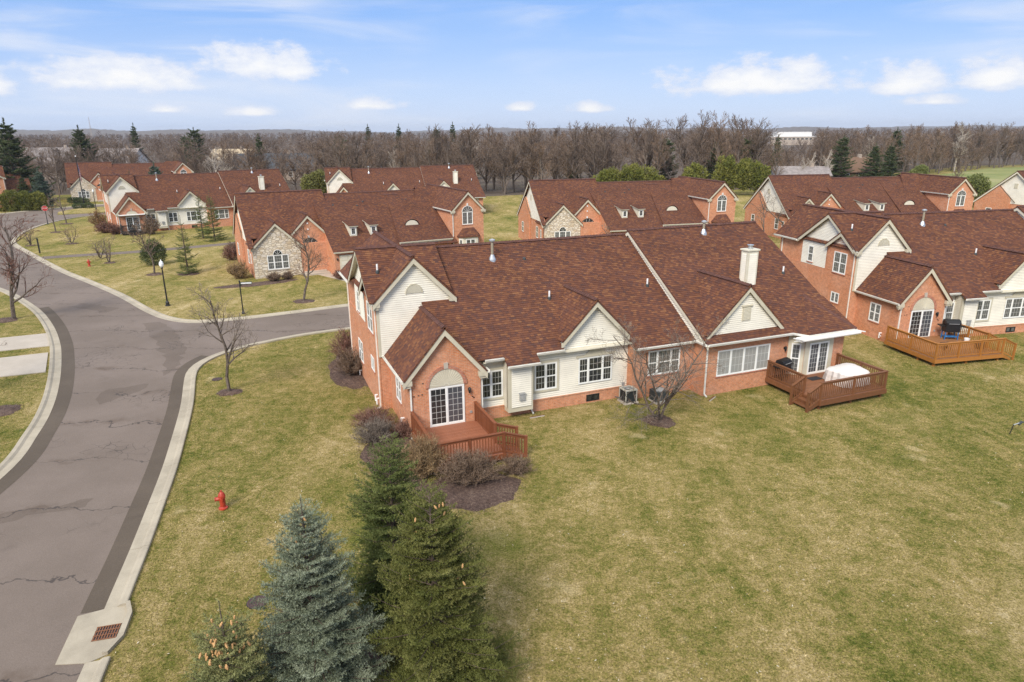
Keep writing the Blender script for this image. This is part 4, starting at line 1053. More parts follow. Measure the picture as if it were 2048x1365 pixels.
def bare_skeleton(seed, H=6.0, tr=.09, clear=.3, levels=4, kids=(9, 5, 4, 4), ang=(48, 42, 40, 40), ratio=(.42, .5, .55, .6), up=.25, wig=.16, multi=1):
    rd = random.Random(seed); segs = []
    def rot_away(d, deg):
        d = Vector(d).normalized(); ax = d.orthogonal().normalized(); ax.rotate(Matrix.Rotation(rd.uniform(0, 6.283), 3, d))
        e = d.copy(); e.rotate(Matrix.Rotation(R(deg), 3, ax)); return e
    def grow(p, d, L, r, lvl):
        ns = 6 if lvl == 0 else (4 if lvl < levels - 1 else 2)
        p = Vector(p); d = Vector(d).normalized(); pts = [(p.copy(), r, d.copy())]
        for i in range(ns):
            d = (d + Vector((rd.gauss(0, wig), rd.gauss(0, wig), rd.gauss(0, wig) + up * (.10 if lvl else .35)))).normalized()
            q = p + d * (L / ns); r2 = r * (1 - .85 * (i + 1) / ns) if lvl else r * (1 - .72 * (i + 1) / ns)
            r2 = max(r2, r * .12)
            segs.append((*p, *q, pts[-1][1], r2, lvl)); p = q; pts.append((p.copy(), r2, d.copy()))
        if lvl < levels:
            n = kids[lvl]
            for k in range(n):
                t = (clear + (1 - clear) * (k + rd.random()) / n) if lvl == 0 else (.22 + .78 * (k + rd.random()) / n)
                f = t * ns; i = min(ns - 1, int(f)); a, b_ = pts[i], pts[i + 1]; pp = a[0].lerp(b_[0], f - i); rr = a[1] + (b_[1] - a[1]) * (f - i)
                dd = rot_away(a[2], ang[lvl] * rd.uniform(.7, 1.25)); dd.z += up * .5; dd.normalize()
                LL = L * ratio[lvl] * rd.uniform(.7, 1.2) * ((1.15 - .65 * t) if lvl == 0 else (1.1 - .5 * t))
                grow(pp, dd, LL, min(rr * .72, r * .6), lvl + 1)
    for k in range(multi):
        d = (0, 0, 1) if multi == 1 else (math.cos(6.283 * k / multi + .4) * .45, math.sin(6.283 * k / multi + .4) * .45, 1)
        grow((0, 0, -.05), d, H * .82, tr / math.sqrt(multi), 0)
    return np.array(segs)
def bare_tree_parts(seed, twig, bark, wmin=.004, tsplit=1, **kw):
    S = bare_skeleton(seed, **kw); rs = np.random.default_rng(seed)
    big = S[S[:, 8] <= tsplit]; small = S[S[:, 8] > tsplit]; last = small[:, 8] >= S[:, 8].max() - 0
    tm = np_mesh('trunk', seg_tubes(big[:, :8], 5), 4, bark)
    mid = small[~last]; fin = small[last]
    tri = [twig_tris(fin, rs, wmin)]
    if len(mid):
        q = seg_tubes(np.column_stack([mid[:, :6], np.maximum(mid[:, 6:8], wmin * .8)]), 3).reshape(-1, 4, 3)
        tri += [q[:, [0, 1, 2]].reshape(-1, 3), q[:, [0, 2, 3]].reshape(-1, 3)]
    v = np.concatenate(tri); cm = np_mesh('crown', v, 3, twig, rs.random(len(v) // 3))
    return tm, cm
def bare_tree(name, loc, seed, label, cat='tree', twig='twig_brown', bark='bark_grey', group=None, rotz=0.0, **kw):
    tm, cm = bare_tree_parts(seed, twig, bark, **kw)
    r = empty(name, (*loc, 0), rotz); tag(r, label, cat, group)
    obj('trunk', tm, r); obj('crown', cm, r)
    return r
def shrub(name, loc, seed, label, rad=.8, hgt=1.0, twig='twig_brown', n=70, sub=9, w=.008, group=None, sq=1.0, rotz=0.0, weep=0.0):
    rs = np.random.default_rng(seed); S = []
    for i in range(n):
        az_ = rs.uniform(0, 6.283); lean = rs.uniform(.05, 1.0) ** .7; b0 = np.array([math.cos(az_), math.sin(az_), 0]) * rad * .25 * lean
        tip = np.array([math.cos(az_) * rad * lean, math.sin(az_) * rad * lean * sq, hgt * rs.uniform(.5, 1.16) * math.sqrt(max(.05, 1 - (lean * .86) ** 2))])
        prev = b0.copy(); prev[2] = 0; r_ = .014
        for k in range(4):
            t = (k + 1) / 4; p = b0 + (tip - b0) * t; p[2] = tip[2] * (t ** .8) - weep * t * t * lean; p += rs.normal(size=3) * .03
            S.append((*prev, *p, r_, r_ * .75)); r_ *= .75
            for _ in range(sub if k else sub // 3):
                u = rs.random(); q = prev + (p - prev) * u; d = rs.normal(size=3); d[2] = abs(d[2]) * .7; d += (p - prev) / np.linalg.norm(p - prev) * .9
                d /= np.linalg.norm(d); e = q + d * rs.uniform(.12, .32) * min(1.2, rad + .2); S.append((*q, *e, w, w * .4))
                for _ in range(2):
                    q2 = q + (e - q) * rs.uniform(.3, .9); d2 = d + rs.normal(size=3) * .6; d2 /= np.linalg.norm(d2); S.append((*q2, *(q2 + d2 * rs.uniform(.06, .16)), w * .8, w * .3))
            prev = p
    S = np.array(S); v = twig_tris(S, rs); me = np_mesh('twigs', v, 3, twig, np.clip(rs.random(len(S)) * .8 + .1, 0, 1))
    st = S[S[:, 6] > w * 1.05]
    r = empty(name, (*loc, 0), rotz); tag(r, label, 'shrub', group)
    obj('twigs', me, r); obj('stems', np_mesh('stems', seg_tubes(st, 3), 4, 'bark'), r)
    return r
def spruce_mesh(seed, H, Rb, m, whorls=22, per=7, bl=.075, nd=110, nlen=.034, nwid=.011, z0=.25, lift=.35, droop=.35, gap=0.0, leader=.5, shape=.85, fan=52):
    rs = np.random.default_rng(seed); wood = []; B = []   # branchlets: p, dir, len, tint
    for wi in range(whorls):
        f = (wi + rs.uniform(-.25, .25)) / whorls; hb = z0 + (H - leader - z0) * max(0, f)
        k = per + rs.integers(-1, 2); a0 = rs.uniform(0, 6.283)
        for bi in range(k):
            hh = hb + rs.uniform(-.5, .5) * (H / whorls); fr_ = min(1, max(0, (hh - z0) / (H - z0)))
            if rs.random() < gap: continue
            L = Rb * ((1 - fr_) ** shape) * rs.uniform(.58, 1.18) + .07
            az_ = a0 + 6.283 * bi / k + rs.uniform(-.3, .3); e = np.array([math.cos(az_), math.sin(az_), 0])
            s0 = lift * fr_ * 2.0 - droop * (1 - fr_); cv = .28 * (1 - fr_) + .1
            curve = lambda s: np.array([0, 0, hh]) + e * L * s + np.array([0, 0, L * (s0 * s + cv * s * s)])
            tang = lambda s: (lambda v: v / np.linalg.norm(v))(e + np.array([0, 0, s0 + 2 * cv * s]))
            pr = curve(0)
            for q in (.35, .7, 1.0):
                p = curve(q); wood.append((*pr, *p, .018 * (1.1 - q * .8) * (.5 + L * .5), .012 * (1.1 - q) * (.5 + L * .5) + .002)); pr = p
            bt = rs.random(); nb = max(5, int(L / bl))
            for i in range(nb):
                s = .12 + .86 * (i + rs.random()) / nb; p = curve(s); t = tang(s); side = np.cross(t, (0, 0, 1.)); side /= np.linalg.norm(side)
                for sg in (-1, 1):
                    an = R(fan + rs.uniform(-14, 14)); d = t * math.cos(an) + side * sg * math.sin(an) + np.array([0, 0, rs.uniform(-.22, .22)]); d /= np.linalg.norm(d)
                    l = (.40 * L * (1 - s) + .07 + .05 * min(1, L)) * rs.uniform(.7, 1.15); l = min(l, .55)
                    tn = .5 * bt + .5 * rs.random(); B.append((*p, *d, l, tn))
                    if l > .2:
                        for j in range(int(l / .085)):
                            u = rs.uniform(.25, .95); d2 = d + np.cross(d, (0, 0, 1.)) * rs.choice((-1, 1)) * rs.uniform(.5, .9) + np.array([0, 0, rs.uniform(-.15, .2)]); d2 /= np.linalg.norm(d2)
                            B.append((*(p + d * l * u), *d2, l * .38 * rs.uniform(.6, 1.1) + .03, tn))
            B.append((*curve(.86), *tang(1.0), .16 * L + .06, bt))
    nl = int(leader / .05)
    for i in range(nl):
        B.append((0, 0, H - leader * (1 - i / nl), rs.normal() * .12, rs.normal() * .12, 1, .12, .9))
    B = np.array(B); d = B[:, 3:6] / np.linalg.norm(B[:, 3:6], axis=1)[:, None]
    cnt = np.maximum(5, (B[:, 6] * nd).astype(int)); idx = np.repeat(np.arange(len(B)), cnt); N = len(idx)
    t = rs.random(N); D = d[idx]; base = B[idx, :3] + D * (B[idx, 6] * t)[:, None]
    rv = rs.normal(size=(N, 3)); rv[:, 2] += .35; rad = rv - D * np.sum(rv * D, 1)[:, None]; rad /= np.linalg.norm(rad, axis=1)[:, None] + 1e-9
    nd_ = D * .62 + rad * .78; ln = nlen * rs.uniform(.7, 1.25, N); s_ = np.cross(nd_, rs.normal(size=(N, 3))); s_ /= np.linalg.norm(s_, axis=1)[:, None] + 1e-9
    tri = np.stack([base - s_ * nwid / 2, base + s_ * nwid / 2, base + nd_ * ln[:, None]], 1).reshape(-1, 3)
    tint = np.clip(.15 + .5 * B[idx, 7] + .22 * t + rs.normal(size=N) * .06, 0, 1)
    cm = np_mesh('crown', tri, 3, m, tint)
    W_ = [(0, 0, -.05, 0, 0, H * .5, .03 * H ** .8 * .8, .018 * H ** .8 * .8), (0, 0, H * .5, 0, 0, H, .018 * H ** .8 * .8, .006)] + wood
    tm = np_mesh('trunk', seg_tubes(np.array(W_), 5), 4, 'bark')
    return tm, cm
CONE = None
def add_cones(root, H, Rb, n, seed, zlo=.72, zhi=.95, scale=1.0):
    global CONE
    if CONE is None:
        CONE = MB().lathe([(0, 0), (.018, -.02), (.024, -.06), (.02, -.10), (0, -.125)], (0, 0, 0), 7).mesh('cone', 'cone_tan')
    rs = np.random.default_rng(seed)
    for i in range(n):
        f = rs.uniform(zlo, zhi); a = rs.uniform(-2.6, .2); r_ = Rb * (1 - f) ** .8 * rs.uniform(.55, 1.0) + .06
        c = obj('cone', CONE, root, (math.cos(a) * r_, math.sin(a) * r_, H * f + rs.uniform(-.1, .1))); c.scale = (scale,) * 3; c.rotation_euler = (rs.normal() * .3, rs.normal() * .3, 0)
def spruce(name, loc, seed, label, H, Rb, m, group=None, rotz=0.0, cones=0, cz=(.72, .95), cs=1.0, **kw):
    tm, cm = spruce_mesh(seed, H, Rb, m, **kw); r = empty(name, (*loc, 0), rotz); tag(r, label, 'tree', group)
    obj('trunk', tm, r); obj('crown', cm, r)
    if cones: add_cones(r, H, Rb, cones, seed + 5, *cz, cs)
    return r
def leafy(name, loc, seed, label, lumps, n, m, cat='shrub', size=.09, group=None, trunk=None, rotz=0.0):
    """dense evergreen foliage: leaf faces spread through overlapping lumps (cx,cy,cz,rx,ry,rz)"""
    rs = np.random.default_rng(seed); out_ = []; tn = []
    vol = np.array([l[3] * l[4] * l[5] for l in lumps]) ** .67; vol /= vol.sum()
    for l, f in zip(lumps, vol):
        k = int(n * f); d = rs.normal(size=(k, 3)); d /= np.linalg.norm(d, axis=1)[:, None]
        rr = rs.uniform(.35, 1.0, k) ** .45 * (1 + .12 * np.sin(d[:, 0] * 7 + l[0]) * np.sin(d[:, 2] * 9 + l[1]))
        p = np.array(l[:3]) + d * rr[:, None] * np.array(l[3:6]); ok = p[:, 2] > .02; p, d = p[ok], d[ok]; k = len(p)
        g_ = d * .7 + rs.normal(size=(k, 3)) * .5 + np.array([0, 0, .5]); g_ /= np.linalg.norm(g_, axis=1)[:, None]
        s_ = np.cross(g_, rs.normal(size=(k, 3))); s_ /= np.linalg.norm(s_, axis=1)[:, None]; z_ = size * rs.uniform(.6, 1.4, k)[:, None]
        out_.append(np.stack([p - s_ * z_ * .3, p + s_ * z_ * .3, p + g_ * z_], 1).reshape(-1, 3)); tn.append(np.clip(.25 + .4 * rs.random() + .35 * rs.random(k), 0, 1))
    me = np_mesh('foliage', np.concatenate(out_), 3, m, np.concatenate(tn)); r = empty(name, (*loc, 0), rotz); tag(r, label, cat, group)
    obj('foliage', me, r); h_ = max(l[2] for l in lumps)
    obj('trunk', np_mesh('trunk', seg_tubes(np.array([(0, 0, -.05, 0, 0, h_, trunk or .08, .02)]), 6), 4, 'bark'), r)
    return r

# ------------------------------------------------------------------ place the houses
def at_house(h_, u, v):
    c, s_ = math.cos(h_[2]), math.sin(h_[2]); return (h_[0] + c * u - s_ * v, h_[1] + s_ * u + c * v)
HA1 = (-6.70, 32.64, R(21.93)); HA2 = (23.78, 46.57, R(12.35)); HA3 = (-58.37, 100.73, R(34.03)); HA4 = (-98.6, 136.4, R(130)); HA5 = (-30.67, 117.33, R(16))
HC1 = (-25.09, 65.83, R(28)); HC2 = (3.93, 81.52, R(14.0)); HC3 = (35.45, 87.55, R(8.91)); HC0 = (-92.07, 145.77, R(29.92)); HC4 = (73.77, 94.02, R(17.76))
def put(o, H_): o.location = (H_[0], H_[1], 0); o.rotation_euler = (0, 0, H_[2])
GH = 'brick houses of the estate'
a1 = build_rear_house(); put(a1, HA1); tag(a1, 'largest, nearest brick and cream-siding house in the centre, with two decks on its garden side', 'house', GH)
a2 = copy_tree(a1); put(a2, HA2); tag(a2, 'brick and siding house at the right edge with the orange timber deck', 'house', GH)
a3 = copy_tree(a1); put(a3, HA3); tag(a3, 'brick and cream-siding house at left with white awning, behind young spruces', 'house', GH)
a4 = copy_tree(a1); put(a4, HA4); tag(a4, 'brick house cut by the left edge of the photo, beside tall clipped evergreens', 'house', GH)
a5 = copy_tree(a1); put(a5, HA5); tag(a5, 'far house with white siding gables behind two round pines', 'house', GH)
c1 = build_front_house(); put(c1, HC1); tag(c1, 'stone-gabled house across the side street, behind the big central house', 'house', GH)
c2 = copy_tree(c1); put(c2, HC2); tag(c2, 'stone-gabled house behind the ridge of the central house, middle of three in the row', 'house', GH)
c3 = copy_tree(c1); put(c3, HC3); tag(c3, 'house with two dormers right of centre, behind the right-hand house', 'house', GH)
c0 = copy_tree(c1); put(c0, HC0); tag(c0, 'stone-gabled house at far left behind the flagpole', 'house', GH)
c4 = copy_tree(c1); put(c4, HC4); tag(c4, 'house at the far right edge showing a cream siding gable end', 'house', GH)
for w in a2.children:
    if w.name.startswith('window') and w.location.x < 12:
        for p in w.children:
            if p.name.startswith('pane') and p.data.materials[0].name == 'glass':
                me = p.data.copy(); me.materials[0] = MATS['glass_half']; p.data = me
# retractable awnings
def awning(root, x0, x1, y, z, proj=.45):
    m = MB(); m.box(x0, x1, y - proj, y - .1, z - .05, z + .10); m.box(x0 + .1, x1 - .1, y - .1, y, z, z + .08); o = m.build('awning', 'white_paint', root)
    for x in (x0 - .05, x1 + .02):
        q = MB(); q.bar((x, y, z + .05), (x, y - proj - .35, z + .14), .05, .05); q.bar((x, y - .05, z - .12), (x, y - proj, z + .02), .04, .04); q.build('awning_arm', 'white_paint', o)
    q = MB(); q.tube((x0, y - proj - .06, z + .02), (x1, y - proj - .06, z + .02), .075, n=10); q.build('awning_roll', 'fabric_white', o)
awning(a1, 21.5, 25.75, -5.62, 2.80); awning(a3, .6, 3.9, -3.95, 2.62)

# ------------------------------------------------------------------ decks
def deck(name, label, H_, wood, x0, x1, y0, y1, zf, rails, stair, gap=.125):
    """rails: list of ((x,y),(x,y)); stair: (dir, a0, a1, edge, nsteps)"""
    r = empty(name, (H_[0], H_[1], 0), H_[2]); tag(r, label, 'deck', 'garden decks')
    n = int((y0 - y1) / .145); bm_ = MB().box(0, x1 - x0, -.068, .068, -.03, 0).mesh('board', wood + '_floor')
    for i in range(n): obj('board', bm_, r, (x0, y0 - (i + .5) * (y0 - y1) / n, zf))
    for q in ((x0 - .035, x0, y1 - .035, y0), (x1, x1 + .035, y1 - .035, y0), (x0, x1, y1 - .035, y1)):
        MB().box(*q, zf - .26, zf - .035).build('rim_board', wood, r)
    pm = MB().box(-.055, .055, -.055, .055, -.2, .96); pm.box(-.07, .07, -.07, .07, .96, .985); pm = pm.mesh('post', wood)
    bal = MB().box(-.019, .019, -.019, .019, .07, .84).mesh('baluster', wood)
    fm = MB().box(-.06, .06, -.06, .06, -zf, -.2).mesh('footing_post', wood)
    done = set()
    def post(x, y, dz=0):
        k = (round(x, 1), round(y, 1))
        if k in done: return
        done.add(k); obj('post', pm, r, (x, y, zf + dz))
    for (a, b_) in rails:
        a3_, b3_ = (np.array([*a, 0]) if len(a) == 2 else np.array(a)), (np.array([*b_, 0]) if len(b_) == 2 else np.array(b_))
        L = np.linalg.norm((b3_ - a3_)[:2]); d = (b3_ - a3_) / L; k = max(1, round(L / 1.9))
        for i in range(k + 1): q = a3_ + d * L * i / k; post(q[0], q[1], q[2])
        z = np.array([0, 0, zf])
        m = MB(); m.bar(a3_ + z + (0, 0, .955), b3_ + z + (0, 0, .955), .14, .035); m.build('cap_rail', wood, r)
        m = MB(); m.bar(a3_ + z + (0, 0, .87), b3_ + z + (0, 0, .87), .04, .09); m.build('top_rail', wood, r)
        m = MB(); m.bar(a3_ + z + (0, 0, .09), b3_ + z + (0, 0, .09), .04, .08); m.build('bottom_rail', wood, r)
        nb = int(L / gap)
        for i in range(nb): q = a3_ + d * L * (i + .5) / nb; obj('baluster', bal, r, (q[0], q[1], zf + q[2]))
    for fx in np.linspace(x0 + .15, x1 - .15, 3):
        for fy in (y1 + .2, y1 + 1.4): obj('footing_post', fm, r, (fx, fy, zf))
    sx, ya, yb, ex, ns = stair
    for i in range(ns):
        zt = zf * (1 - (i + 1) / (ns + 1)); xa, xb = ex + sx * i * .29, ex + sx * (i + 1) * .29 + sx * .03
        MB().box(xa, xb, ya, yb, zt - .04, zt).build('stair_tread', wood, r)
        MB().box(xa, xa + sx * .02, ya + .02, yb - .02, zt, zt + zf / (ns + 1) - .045).build('stair_riser', wood, r)
    for yy in (ya - .04, yb):
        m = MB(); m.prism([(ex, yy, zf - .27), (ex, yy, zf - .04), (ex + sx * (ns * .29 + .05), yy, zf / (ns + 1) - .03), (ex + sx * (ns * .29 + .05), yy, 0)], (0, .04, 0)); m.build('stair_stringer', wood, r)
    return r
d1 = deck('garden_deck', 'red-brown timber deck under the arched door of the central house', HA1, 'wood_red', .55, 3.75, -3.96, -7.8, .40,
     [((.6, -4.05), (.6, -7.75)), ((.6, -7.75), (3.7, -7.75)), ((3.7, -4.05), (3.7, -6.7)), ((3.7, -7.75), (4.72, -7.75, -.36)), ((3.7, -6.7), (4.72, -6.7, -.36))], (1, -7.72, -6.73, 3.785, 3))
d2 = deck('garden_deck', 'brown timber deck with covered furniture at the right end of the central house', HA1, 'wood_brown', 20.5, 25.05, -4.88, -8.8, .52,
     [((20.55, -4.95), (20.55, -7.6)), ((20.55, -8.72), (25.0, -8.72)), ((25.0, -5.5), (25.0, -8.72)), ((20.55, -7.6), (19.75, -7.6, -.42)), ((20.55, -8.72), (19.75, -8.72, -.42))], (-1, -8.68, -7.64, 20.465, 2), .13)
d3 = deck('garden_deck', 'orange timber deck behind the right-hand house with a grill on it', HA2, 'wood_orange', -.25, 4.65, -3.96, -8.1, .50,
     [((-.2, -4.05), (-.2, -8.05)), ((-.2, -8.05), (4.6, -8.05)), ((4.6, -4.05), (4.6, -6.95)), ((4.6, -8.05), (5.5, -8.05, -.42)), ((4.6, -6.95), (5.5, -6.95, -.42))], (1, -8.02, -6.98, 4.685, 2), .13)
d4 = deck('garden_deck', 'small dark deck below the white awning of the left house', HA3, 'wood_dark', .6, 3.6, -3.96, -5.6, .40, [((.65, -4.05), (.65, -5.55)), ((.65, -5.55), (2.2, -5.55))], (1, -5.5, -4.5, 3.64, 2), .14)

# ------------------------------------------------------------------ things on the decks
def thing(name, H_, u, v, z, label, cat, rot=0.0, group=None):
    x, y = at_house(H_, u, v); r = empty(name, (x, y, z), H_[2] + rot); tag(r, label, cat, group); return r
t = thing('covered_table', HA1, 23.95, -7.2, .52, 'table and chairs under a white sagging cover on the brown deck', 'covered table')
rs = np.random.default_rng(3); mb = MB(); NA, ring = 28, []
lv = [(1.0, .02, .05), (.99, .22, .045), (.965, .45, .035), (.95, .66, .02), (.88, .735, .02), (.6, .80, .02), (.25, .86, .0), (.0, .875, 0)]
for k, z, j in lv:
    row = []
    for i in range(NA):
        a = 2 * math.pi * i / NA; sx_, sy_ = 1.0, .88
        e = 1 / max(abs(math.cos(a)) ** 5 + abs(math.sin(a)) ** 5, 1e-6) ** (1 / 5)
        f = k * min(e, 1.32) + j * math.sin(i * 2.7 + z * 3) * 1.3
        row.append((f * sx_ * math.cos(a), f * sy_ * math.sin(a), z + (.05 * math.sin(a * 2 + .6) * k if z > .6 else 0) + (.02 * math.sin(i * 1.9) if z < .1 else 0)))
    ring.append(row)
for a_, b_ in zip(ring[:-1], ring[1:]):
    for i in range(NA): j = (i + 1) % NA; mb.face([a_[i], a_[j], b_[j], b_[i]])
o = mb.build('cover', 'fabric_white', t)
for p in o.data.polygons: p.use_smooth = True
m = MB()
for i in range(NA):
    j = (i + 1) % NA; m.face([tuple(np.array(ring[0][i]) * (1.012, 1.012, 1)), tuple(np.array(ring[0][j]) * (1.012, 1.012, 1)), tuple(np.array(ring[2][j]) * (1.015, 1.015, 1)), tuple(np.array(ring[2][i]) * (1.015, 1.015, 1))])
m.build('skirt', 'fabric_beige', t)
def grill(H_, u, v, z, label, rot, legs='black_cover', scale=1.0):
    g_ = thing('barbecue_grill', H_, u, v, z, label, 'grill', rot); g_.scale = (scale,) * 3
    m = MB(); m.prism([(-.42, -.28, .5), (.42, -.28, .5), (.42, -.28, .92), (-.42, -.28, .92)], (0, .56, 0)); m.box(-.72, -.42, -.24, .24, .84, .9); m.box(.42, .72, -.24, .24, .84, .9); m.build('firebox', 'black_cover', g_)
    pr = [(-.28, .92), (-.28, 1.08), (-.18, 1.2), (.05, 1.26), (.22, 1.2), (.28, 1.06), (.28, .92)]
    m = MB(); m.prism([(-.43, y, zz) for y, zz in pr], (.86, 0, 0)); o = m.build('lid', 'black_cover', g_); MB().bar((-.3, -.33, 1.04), (.3, -.33, 1.04), .03, .03).build('handle', 'galvanised', o)
    for x in (-.38, .38):
        for y in (-.22, .22): MB().bar((x, y, 0), (x * .95, y, .5), .045, .045, (0, 1, 0)).build('leg', legs, g_)
    m = MB(); m.box(-.36, .36, -.2, .2, .16, .2); m.build('shelf', legs, g_)
    return g_
grill(HA1, 21.1, -5.45, .52, 'black lidded grill at the left end of the brown deck', R(15), scale=.92)
grill(HA2, 3.95, -4.75, .50, 'black grill with blue legs on the orange deck', R(-20), 'blue_metal', 1.05)
t = thing('bucket', HA2, 4.3, -5.75, .50, 'white bucket standing on the orange deck', 'bucket'); MB().lathe([(0, .0), (.13, 0), (.17, .3), (.165, .3), (.125, .02), (0, .02)]).build('tub', 'white_plastic', t); m = MB()
for i in range(8): a, b_ = math.pi * i / 8, math.pi * (i + 1) / 8; m.tube((.165 * math.cos(a), 0, .28 + .06 * math.sin(a)), (.165 * math.cos(b_), 0, .28 + .06 * math.sin(b_)), .006, n=4)
m.build('handle', 'galvanised', t)
t = thing('deck_stool', HA2, 1.9, -6.6, .50, 'low black stool on the orange deck', 'stool'); MB().box(-.3, .3, -.2, .2, .34, .42).build('seat', 'black_cover', t)
for x in (-.25, .25):
    for y in (-.15, .15): MB().box(x - .02, x + .02, y - .02, y + .02, 0, .34).build('leg', 'black_cover', t)
t = thing('deck_stool', HA2, 4.1, -6.9, .50, 'black covered stool by the right rail of the orange deck', 'stool'); MB().lathe([(.22, .0), (.27, .3), (.24, .42), (.1, .47), (0, .48)]).build('seat', 'black_cover', t); MB().lathe([(.24, -.001), (.24, .03), (.2, .03)]).build('base', 'black_iron', t)
t = thing('doormat', HA1, 22.75, -6.15, .525, 'dark doormat in front of the sliding door on the brown deck', 'doormat'); MB().box(-.36, .36, -.22, .22, 0, .014).build('pile', 'doormat', t); MB().box(-.38, .38, -.24, .24, 0, .008).build('border', 'black_cover', t)
t = thing('deck_box', HA3, 2.0, -6.1, 0, 'dark storage box in front of the dark deck', 'box'); MB().box(-.5, .5, -.3, .3, 0, .7).build('body', 'black_cover', t); MB().box(-.53, .53, -.33, .33, .7, .78).build('lid', 'wood_dark', t)

# air conditioners
def condenser(loc, rot, label, covered=False):
    r = empty('air_conditioner', (*loc, 0), rot); tag(r, label, 'air conditioner'); r.scale = (.84, .84, .9)
    MB().box(-.5, .5, -.48, .48, 0, .08).build('pad', 'concrete_walk', r)
    if not covered:
        MB().box(-.37, .37, -.37, .37, .09, .78).build('coil', 'condenser_dark', r)
        for x in (-.38, .38):
            for y in (-.38, .38): MB().box(x - .03, x + .03, y - .03, y + .03, .08, .8).build('corner_post', 'condenser_tan', r)
        m = MB()
        for i in range(14): m.box(-.34 + i * .05, -.328 + i * .05, -.385, -.372, .1, .77); m.box(-.385, -.372, -.34 + i * .05, -.328 + i * .05, .1, .77)
        m.build('louver', 'black_iron', r)
        m = MB(); m.box(-.42, .42, -.42, -.3, .79, .86); m.box(-.42, .42, .3, .42, .79, .86); m.box(-.42, -.3, -.3, .3, .79, .86); m.box(.3, .42, -.3, .3, .79, .86); m.build('top_frame', 'condenser_tan', r)
        m = MB(); m.lathe([(.31, .80), (.31, .83), (.29, .83), (.29, .80)], n=16); m.lathe([(.1, .82), (.1, .85), (0, .86)], n=10)
        for i in range(8): a = math.pi * i / 8; m.bar((.3 * math.cos(a), .3 * math.sin(a), .835), (-.3 * math.cos(a), -.3 * math.sin(a), .835), .012, .012)
        m.build('fan_guard', 'grey_plastic', r)
        m = MB(); m.tube((-.4, .1, .25), (-.75, .35, .3), .035); m.build('refrigerant_line', 'black_iron', r)
    else:
        m = MB(); m.box(-.44, .44, -.42, .42, .09, .70); m.build('cover', 'condenser_dark', r)
        m = MB(); m.lathe([(.34, .70), (.33, .76), (.2, .78), (0, .78)], n=18); m.build('fan_guard', 'grey_plastic', r)
        for y in (-.43, .43): MB().box(-.45, .45, y - .015, y + .015, .1, .16).build('base_rail', 'condenser_tan', r)
condenser(at_house(HA1, 12.2, -3.95), HA1[2], 'tan and black air conditioner beside the basement window')
condenser(at_house(HA1, 13.75, -4.5), HA1[2], 'dark air conditioner behind the branching ornamental tree', True)

# ------------------------------------------------------------------ street furniture
def hydrant(loc, rot, label):
    r = empty('fire_hydrant', (*loc, 0), rot); tag(r, label, 'fire hydrant', 'red fire hydrants')
    MB().lathe([(.0, .0), (.17, .0), (.17, .05), (.12, .07), (.105, .1), (.105, .42), (.13, .44), (.13, .48), (.11, .5)], n=14).build('barrel', 'hydrant_red', r)
    MB().lathe([(.135, .5), (.135, .53), (.125, .58), (.09, .66), (.05, .70), (.035, .71), (.035, .76), (0, .765)], n=14).build('bonnet', 'hydrant_red', r)
    m = MB(); m.tube((0, 0, .42), (0, -.22, .42), .075, n=10); m.tube((0, -.22, .42), (0, -.25, .42), .09, n=8); m.build('pumper_nozzle', 'hydrant_red', r)
    for s_ in (-1, 1):
        m = MB(); m.tube((0, 0, .45), (s_ * .18, 0, .45), .05, n=8); m.tube((s_ * .18, 0, .45), (s_ * .21, 0, .45), .062, n=6); m.build('hose_nozzle', 'hydrant_red', r)
hydrant((-11.07, 23.08), R(-75), 'red fire hydrant on the near lawn beside the kerb'); hydrant((-45.8, 73.3), R(40), 'small far red fire hydrant on the lawn beyond the side street')
def street_lamp(loc, label, h_=3.75):
    r = empty('street_lamp', (*loc, 0)); tag(r, label, 'street lamp', 'black post lamps')
    MB().lathe([(.0, 0), (.2, 0), (.2, .06), (.15, .1), (.14, .3), (.11, .36), (.075, .42)], n=12).build('base', 'black_iron', r)
    MB().lathe([(.065, .38), (.05, h_ - .62), (.085, h_ - .6), (.1, h_ - .5), (.06, h_ - .48)], n=10).build('pole', 'black_iron', r)
    MB().lathe([(.09, h_ - .5), (.17, h_ - .36), (.18, h_ - .22), (.13, h_ - .06), (.06, h_), (.04, h_ + .04), (.045, h_ + .09), (0, h_ + .15)], n=14).build('globe', 'lamp_white', r)
street_lamp((-28.63, 55.25), 'black lamp post with white acorn globe at the street corner'); street_lamp((-78.4, 130.8), 'distant lamp post on the grass island beside the flagpole')
def text_mesh(body, size, m):
    cu = bpy.data.curves.new('lettering', 'FONT'); cu.body = body; cu.size = size; cu.align_x = 'CENTER'; cu.align_y = 'CENTER'; cu.extrude = .004
    o = bpy.data.objects.new('tmp_text', cu); COL.objects.link(o); bpy.context.view_layer.update()
    me = bpy.data.meshes.new_from_object(o.evaluated_get(bpy.context.evaluated_depsgraph_get())); bpy.data.objects.remove(o); me.name = 'lettering'
    me.materials.clear(); me.materials.append(MATS[m]); return me
r = empty('stop_sign', (-73.95, 109.8, 0), R(33)); tag(r, 'red octagonal stop sign on a black post at the far junction', 'road sign')
MB().lathe([(.16, 0), (.16, .05), (.09, .12), (.05, .35), (.045, 3.0), (.06, 3.02), (.05, 3.1), (0, 3.16)], n=10).build('post', 'black_iron', r)
oc_ = [(.42 * math.cos(R(22.5 + 45 * i)), .42 * math.sin(R(22.5 + 45 * i))) for i in range(8)]
o = MB().prism([(x * 1.06, -.06, 2.5 + z * 1.06) for x, z in oc_], (0, .012, 0)).build('border', 'sign_white', r)
MB().prism([(x, -.068, 2.5 + z) for x, z in oc_], (0, .006, 0)).build('plate', 'sign_red', r)
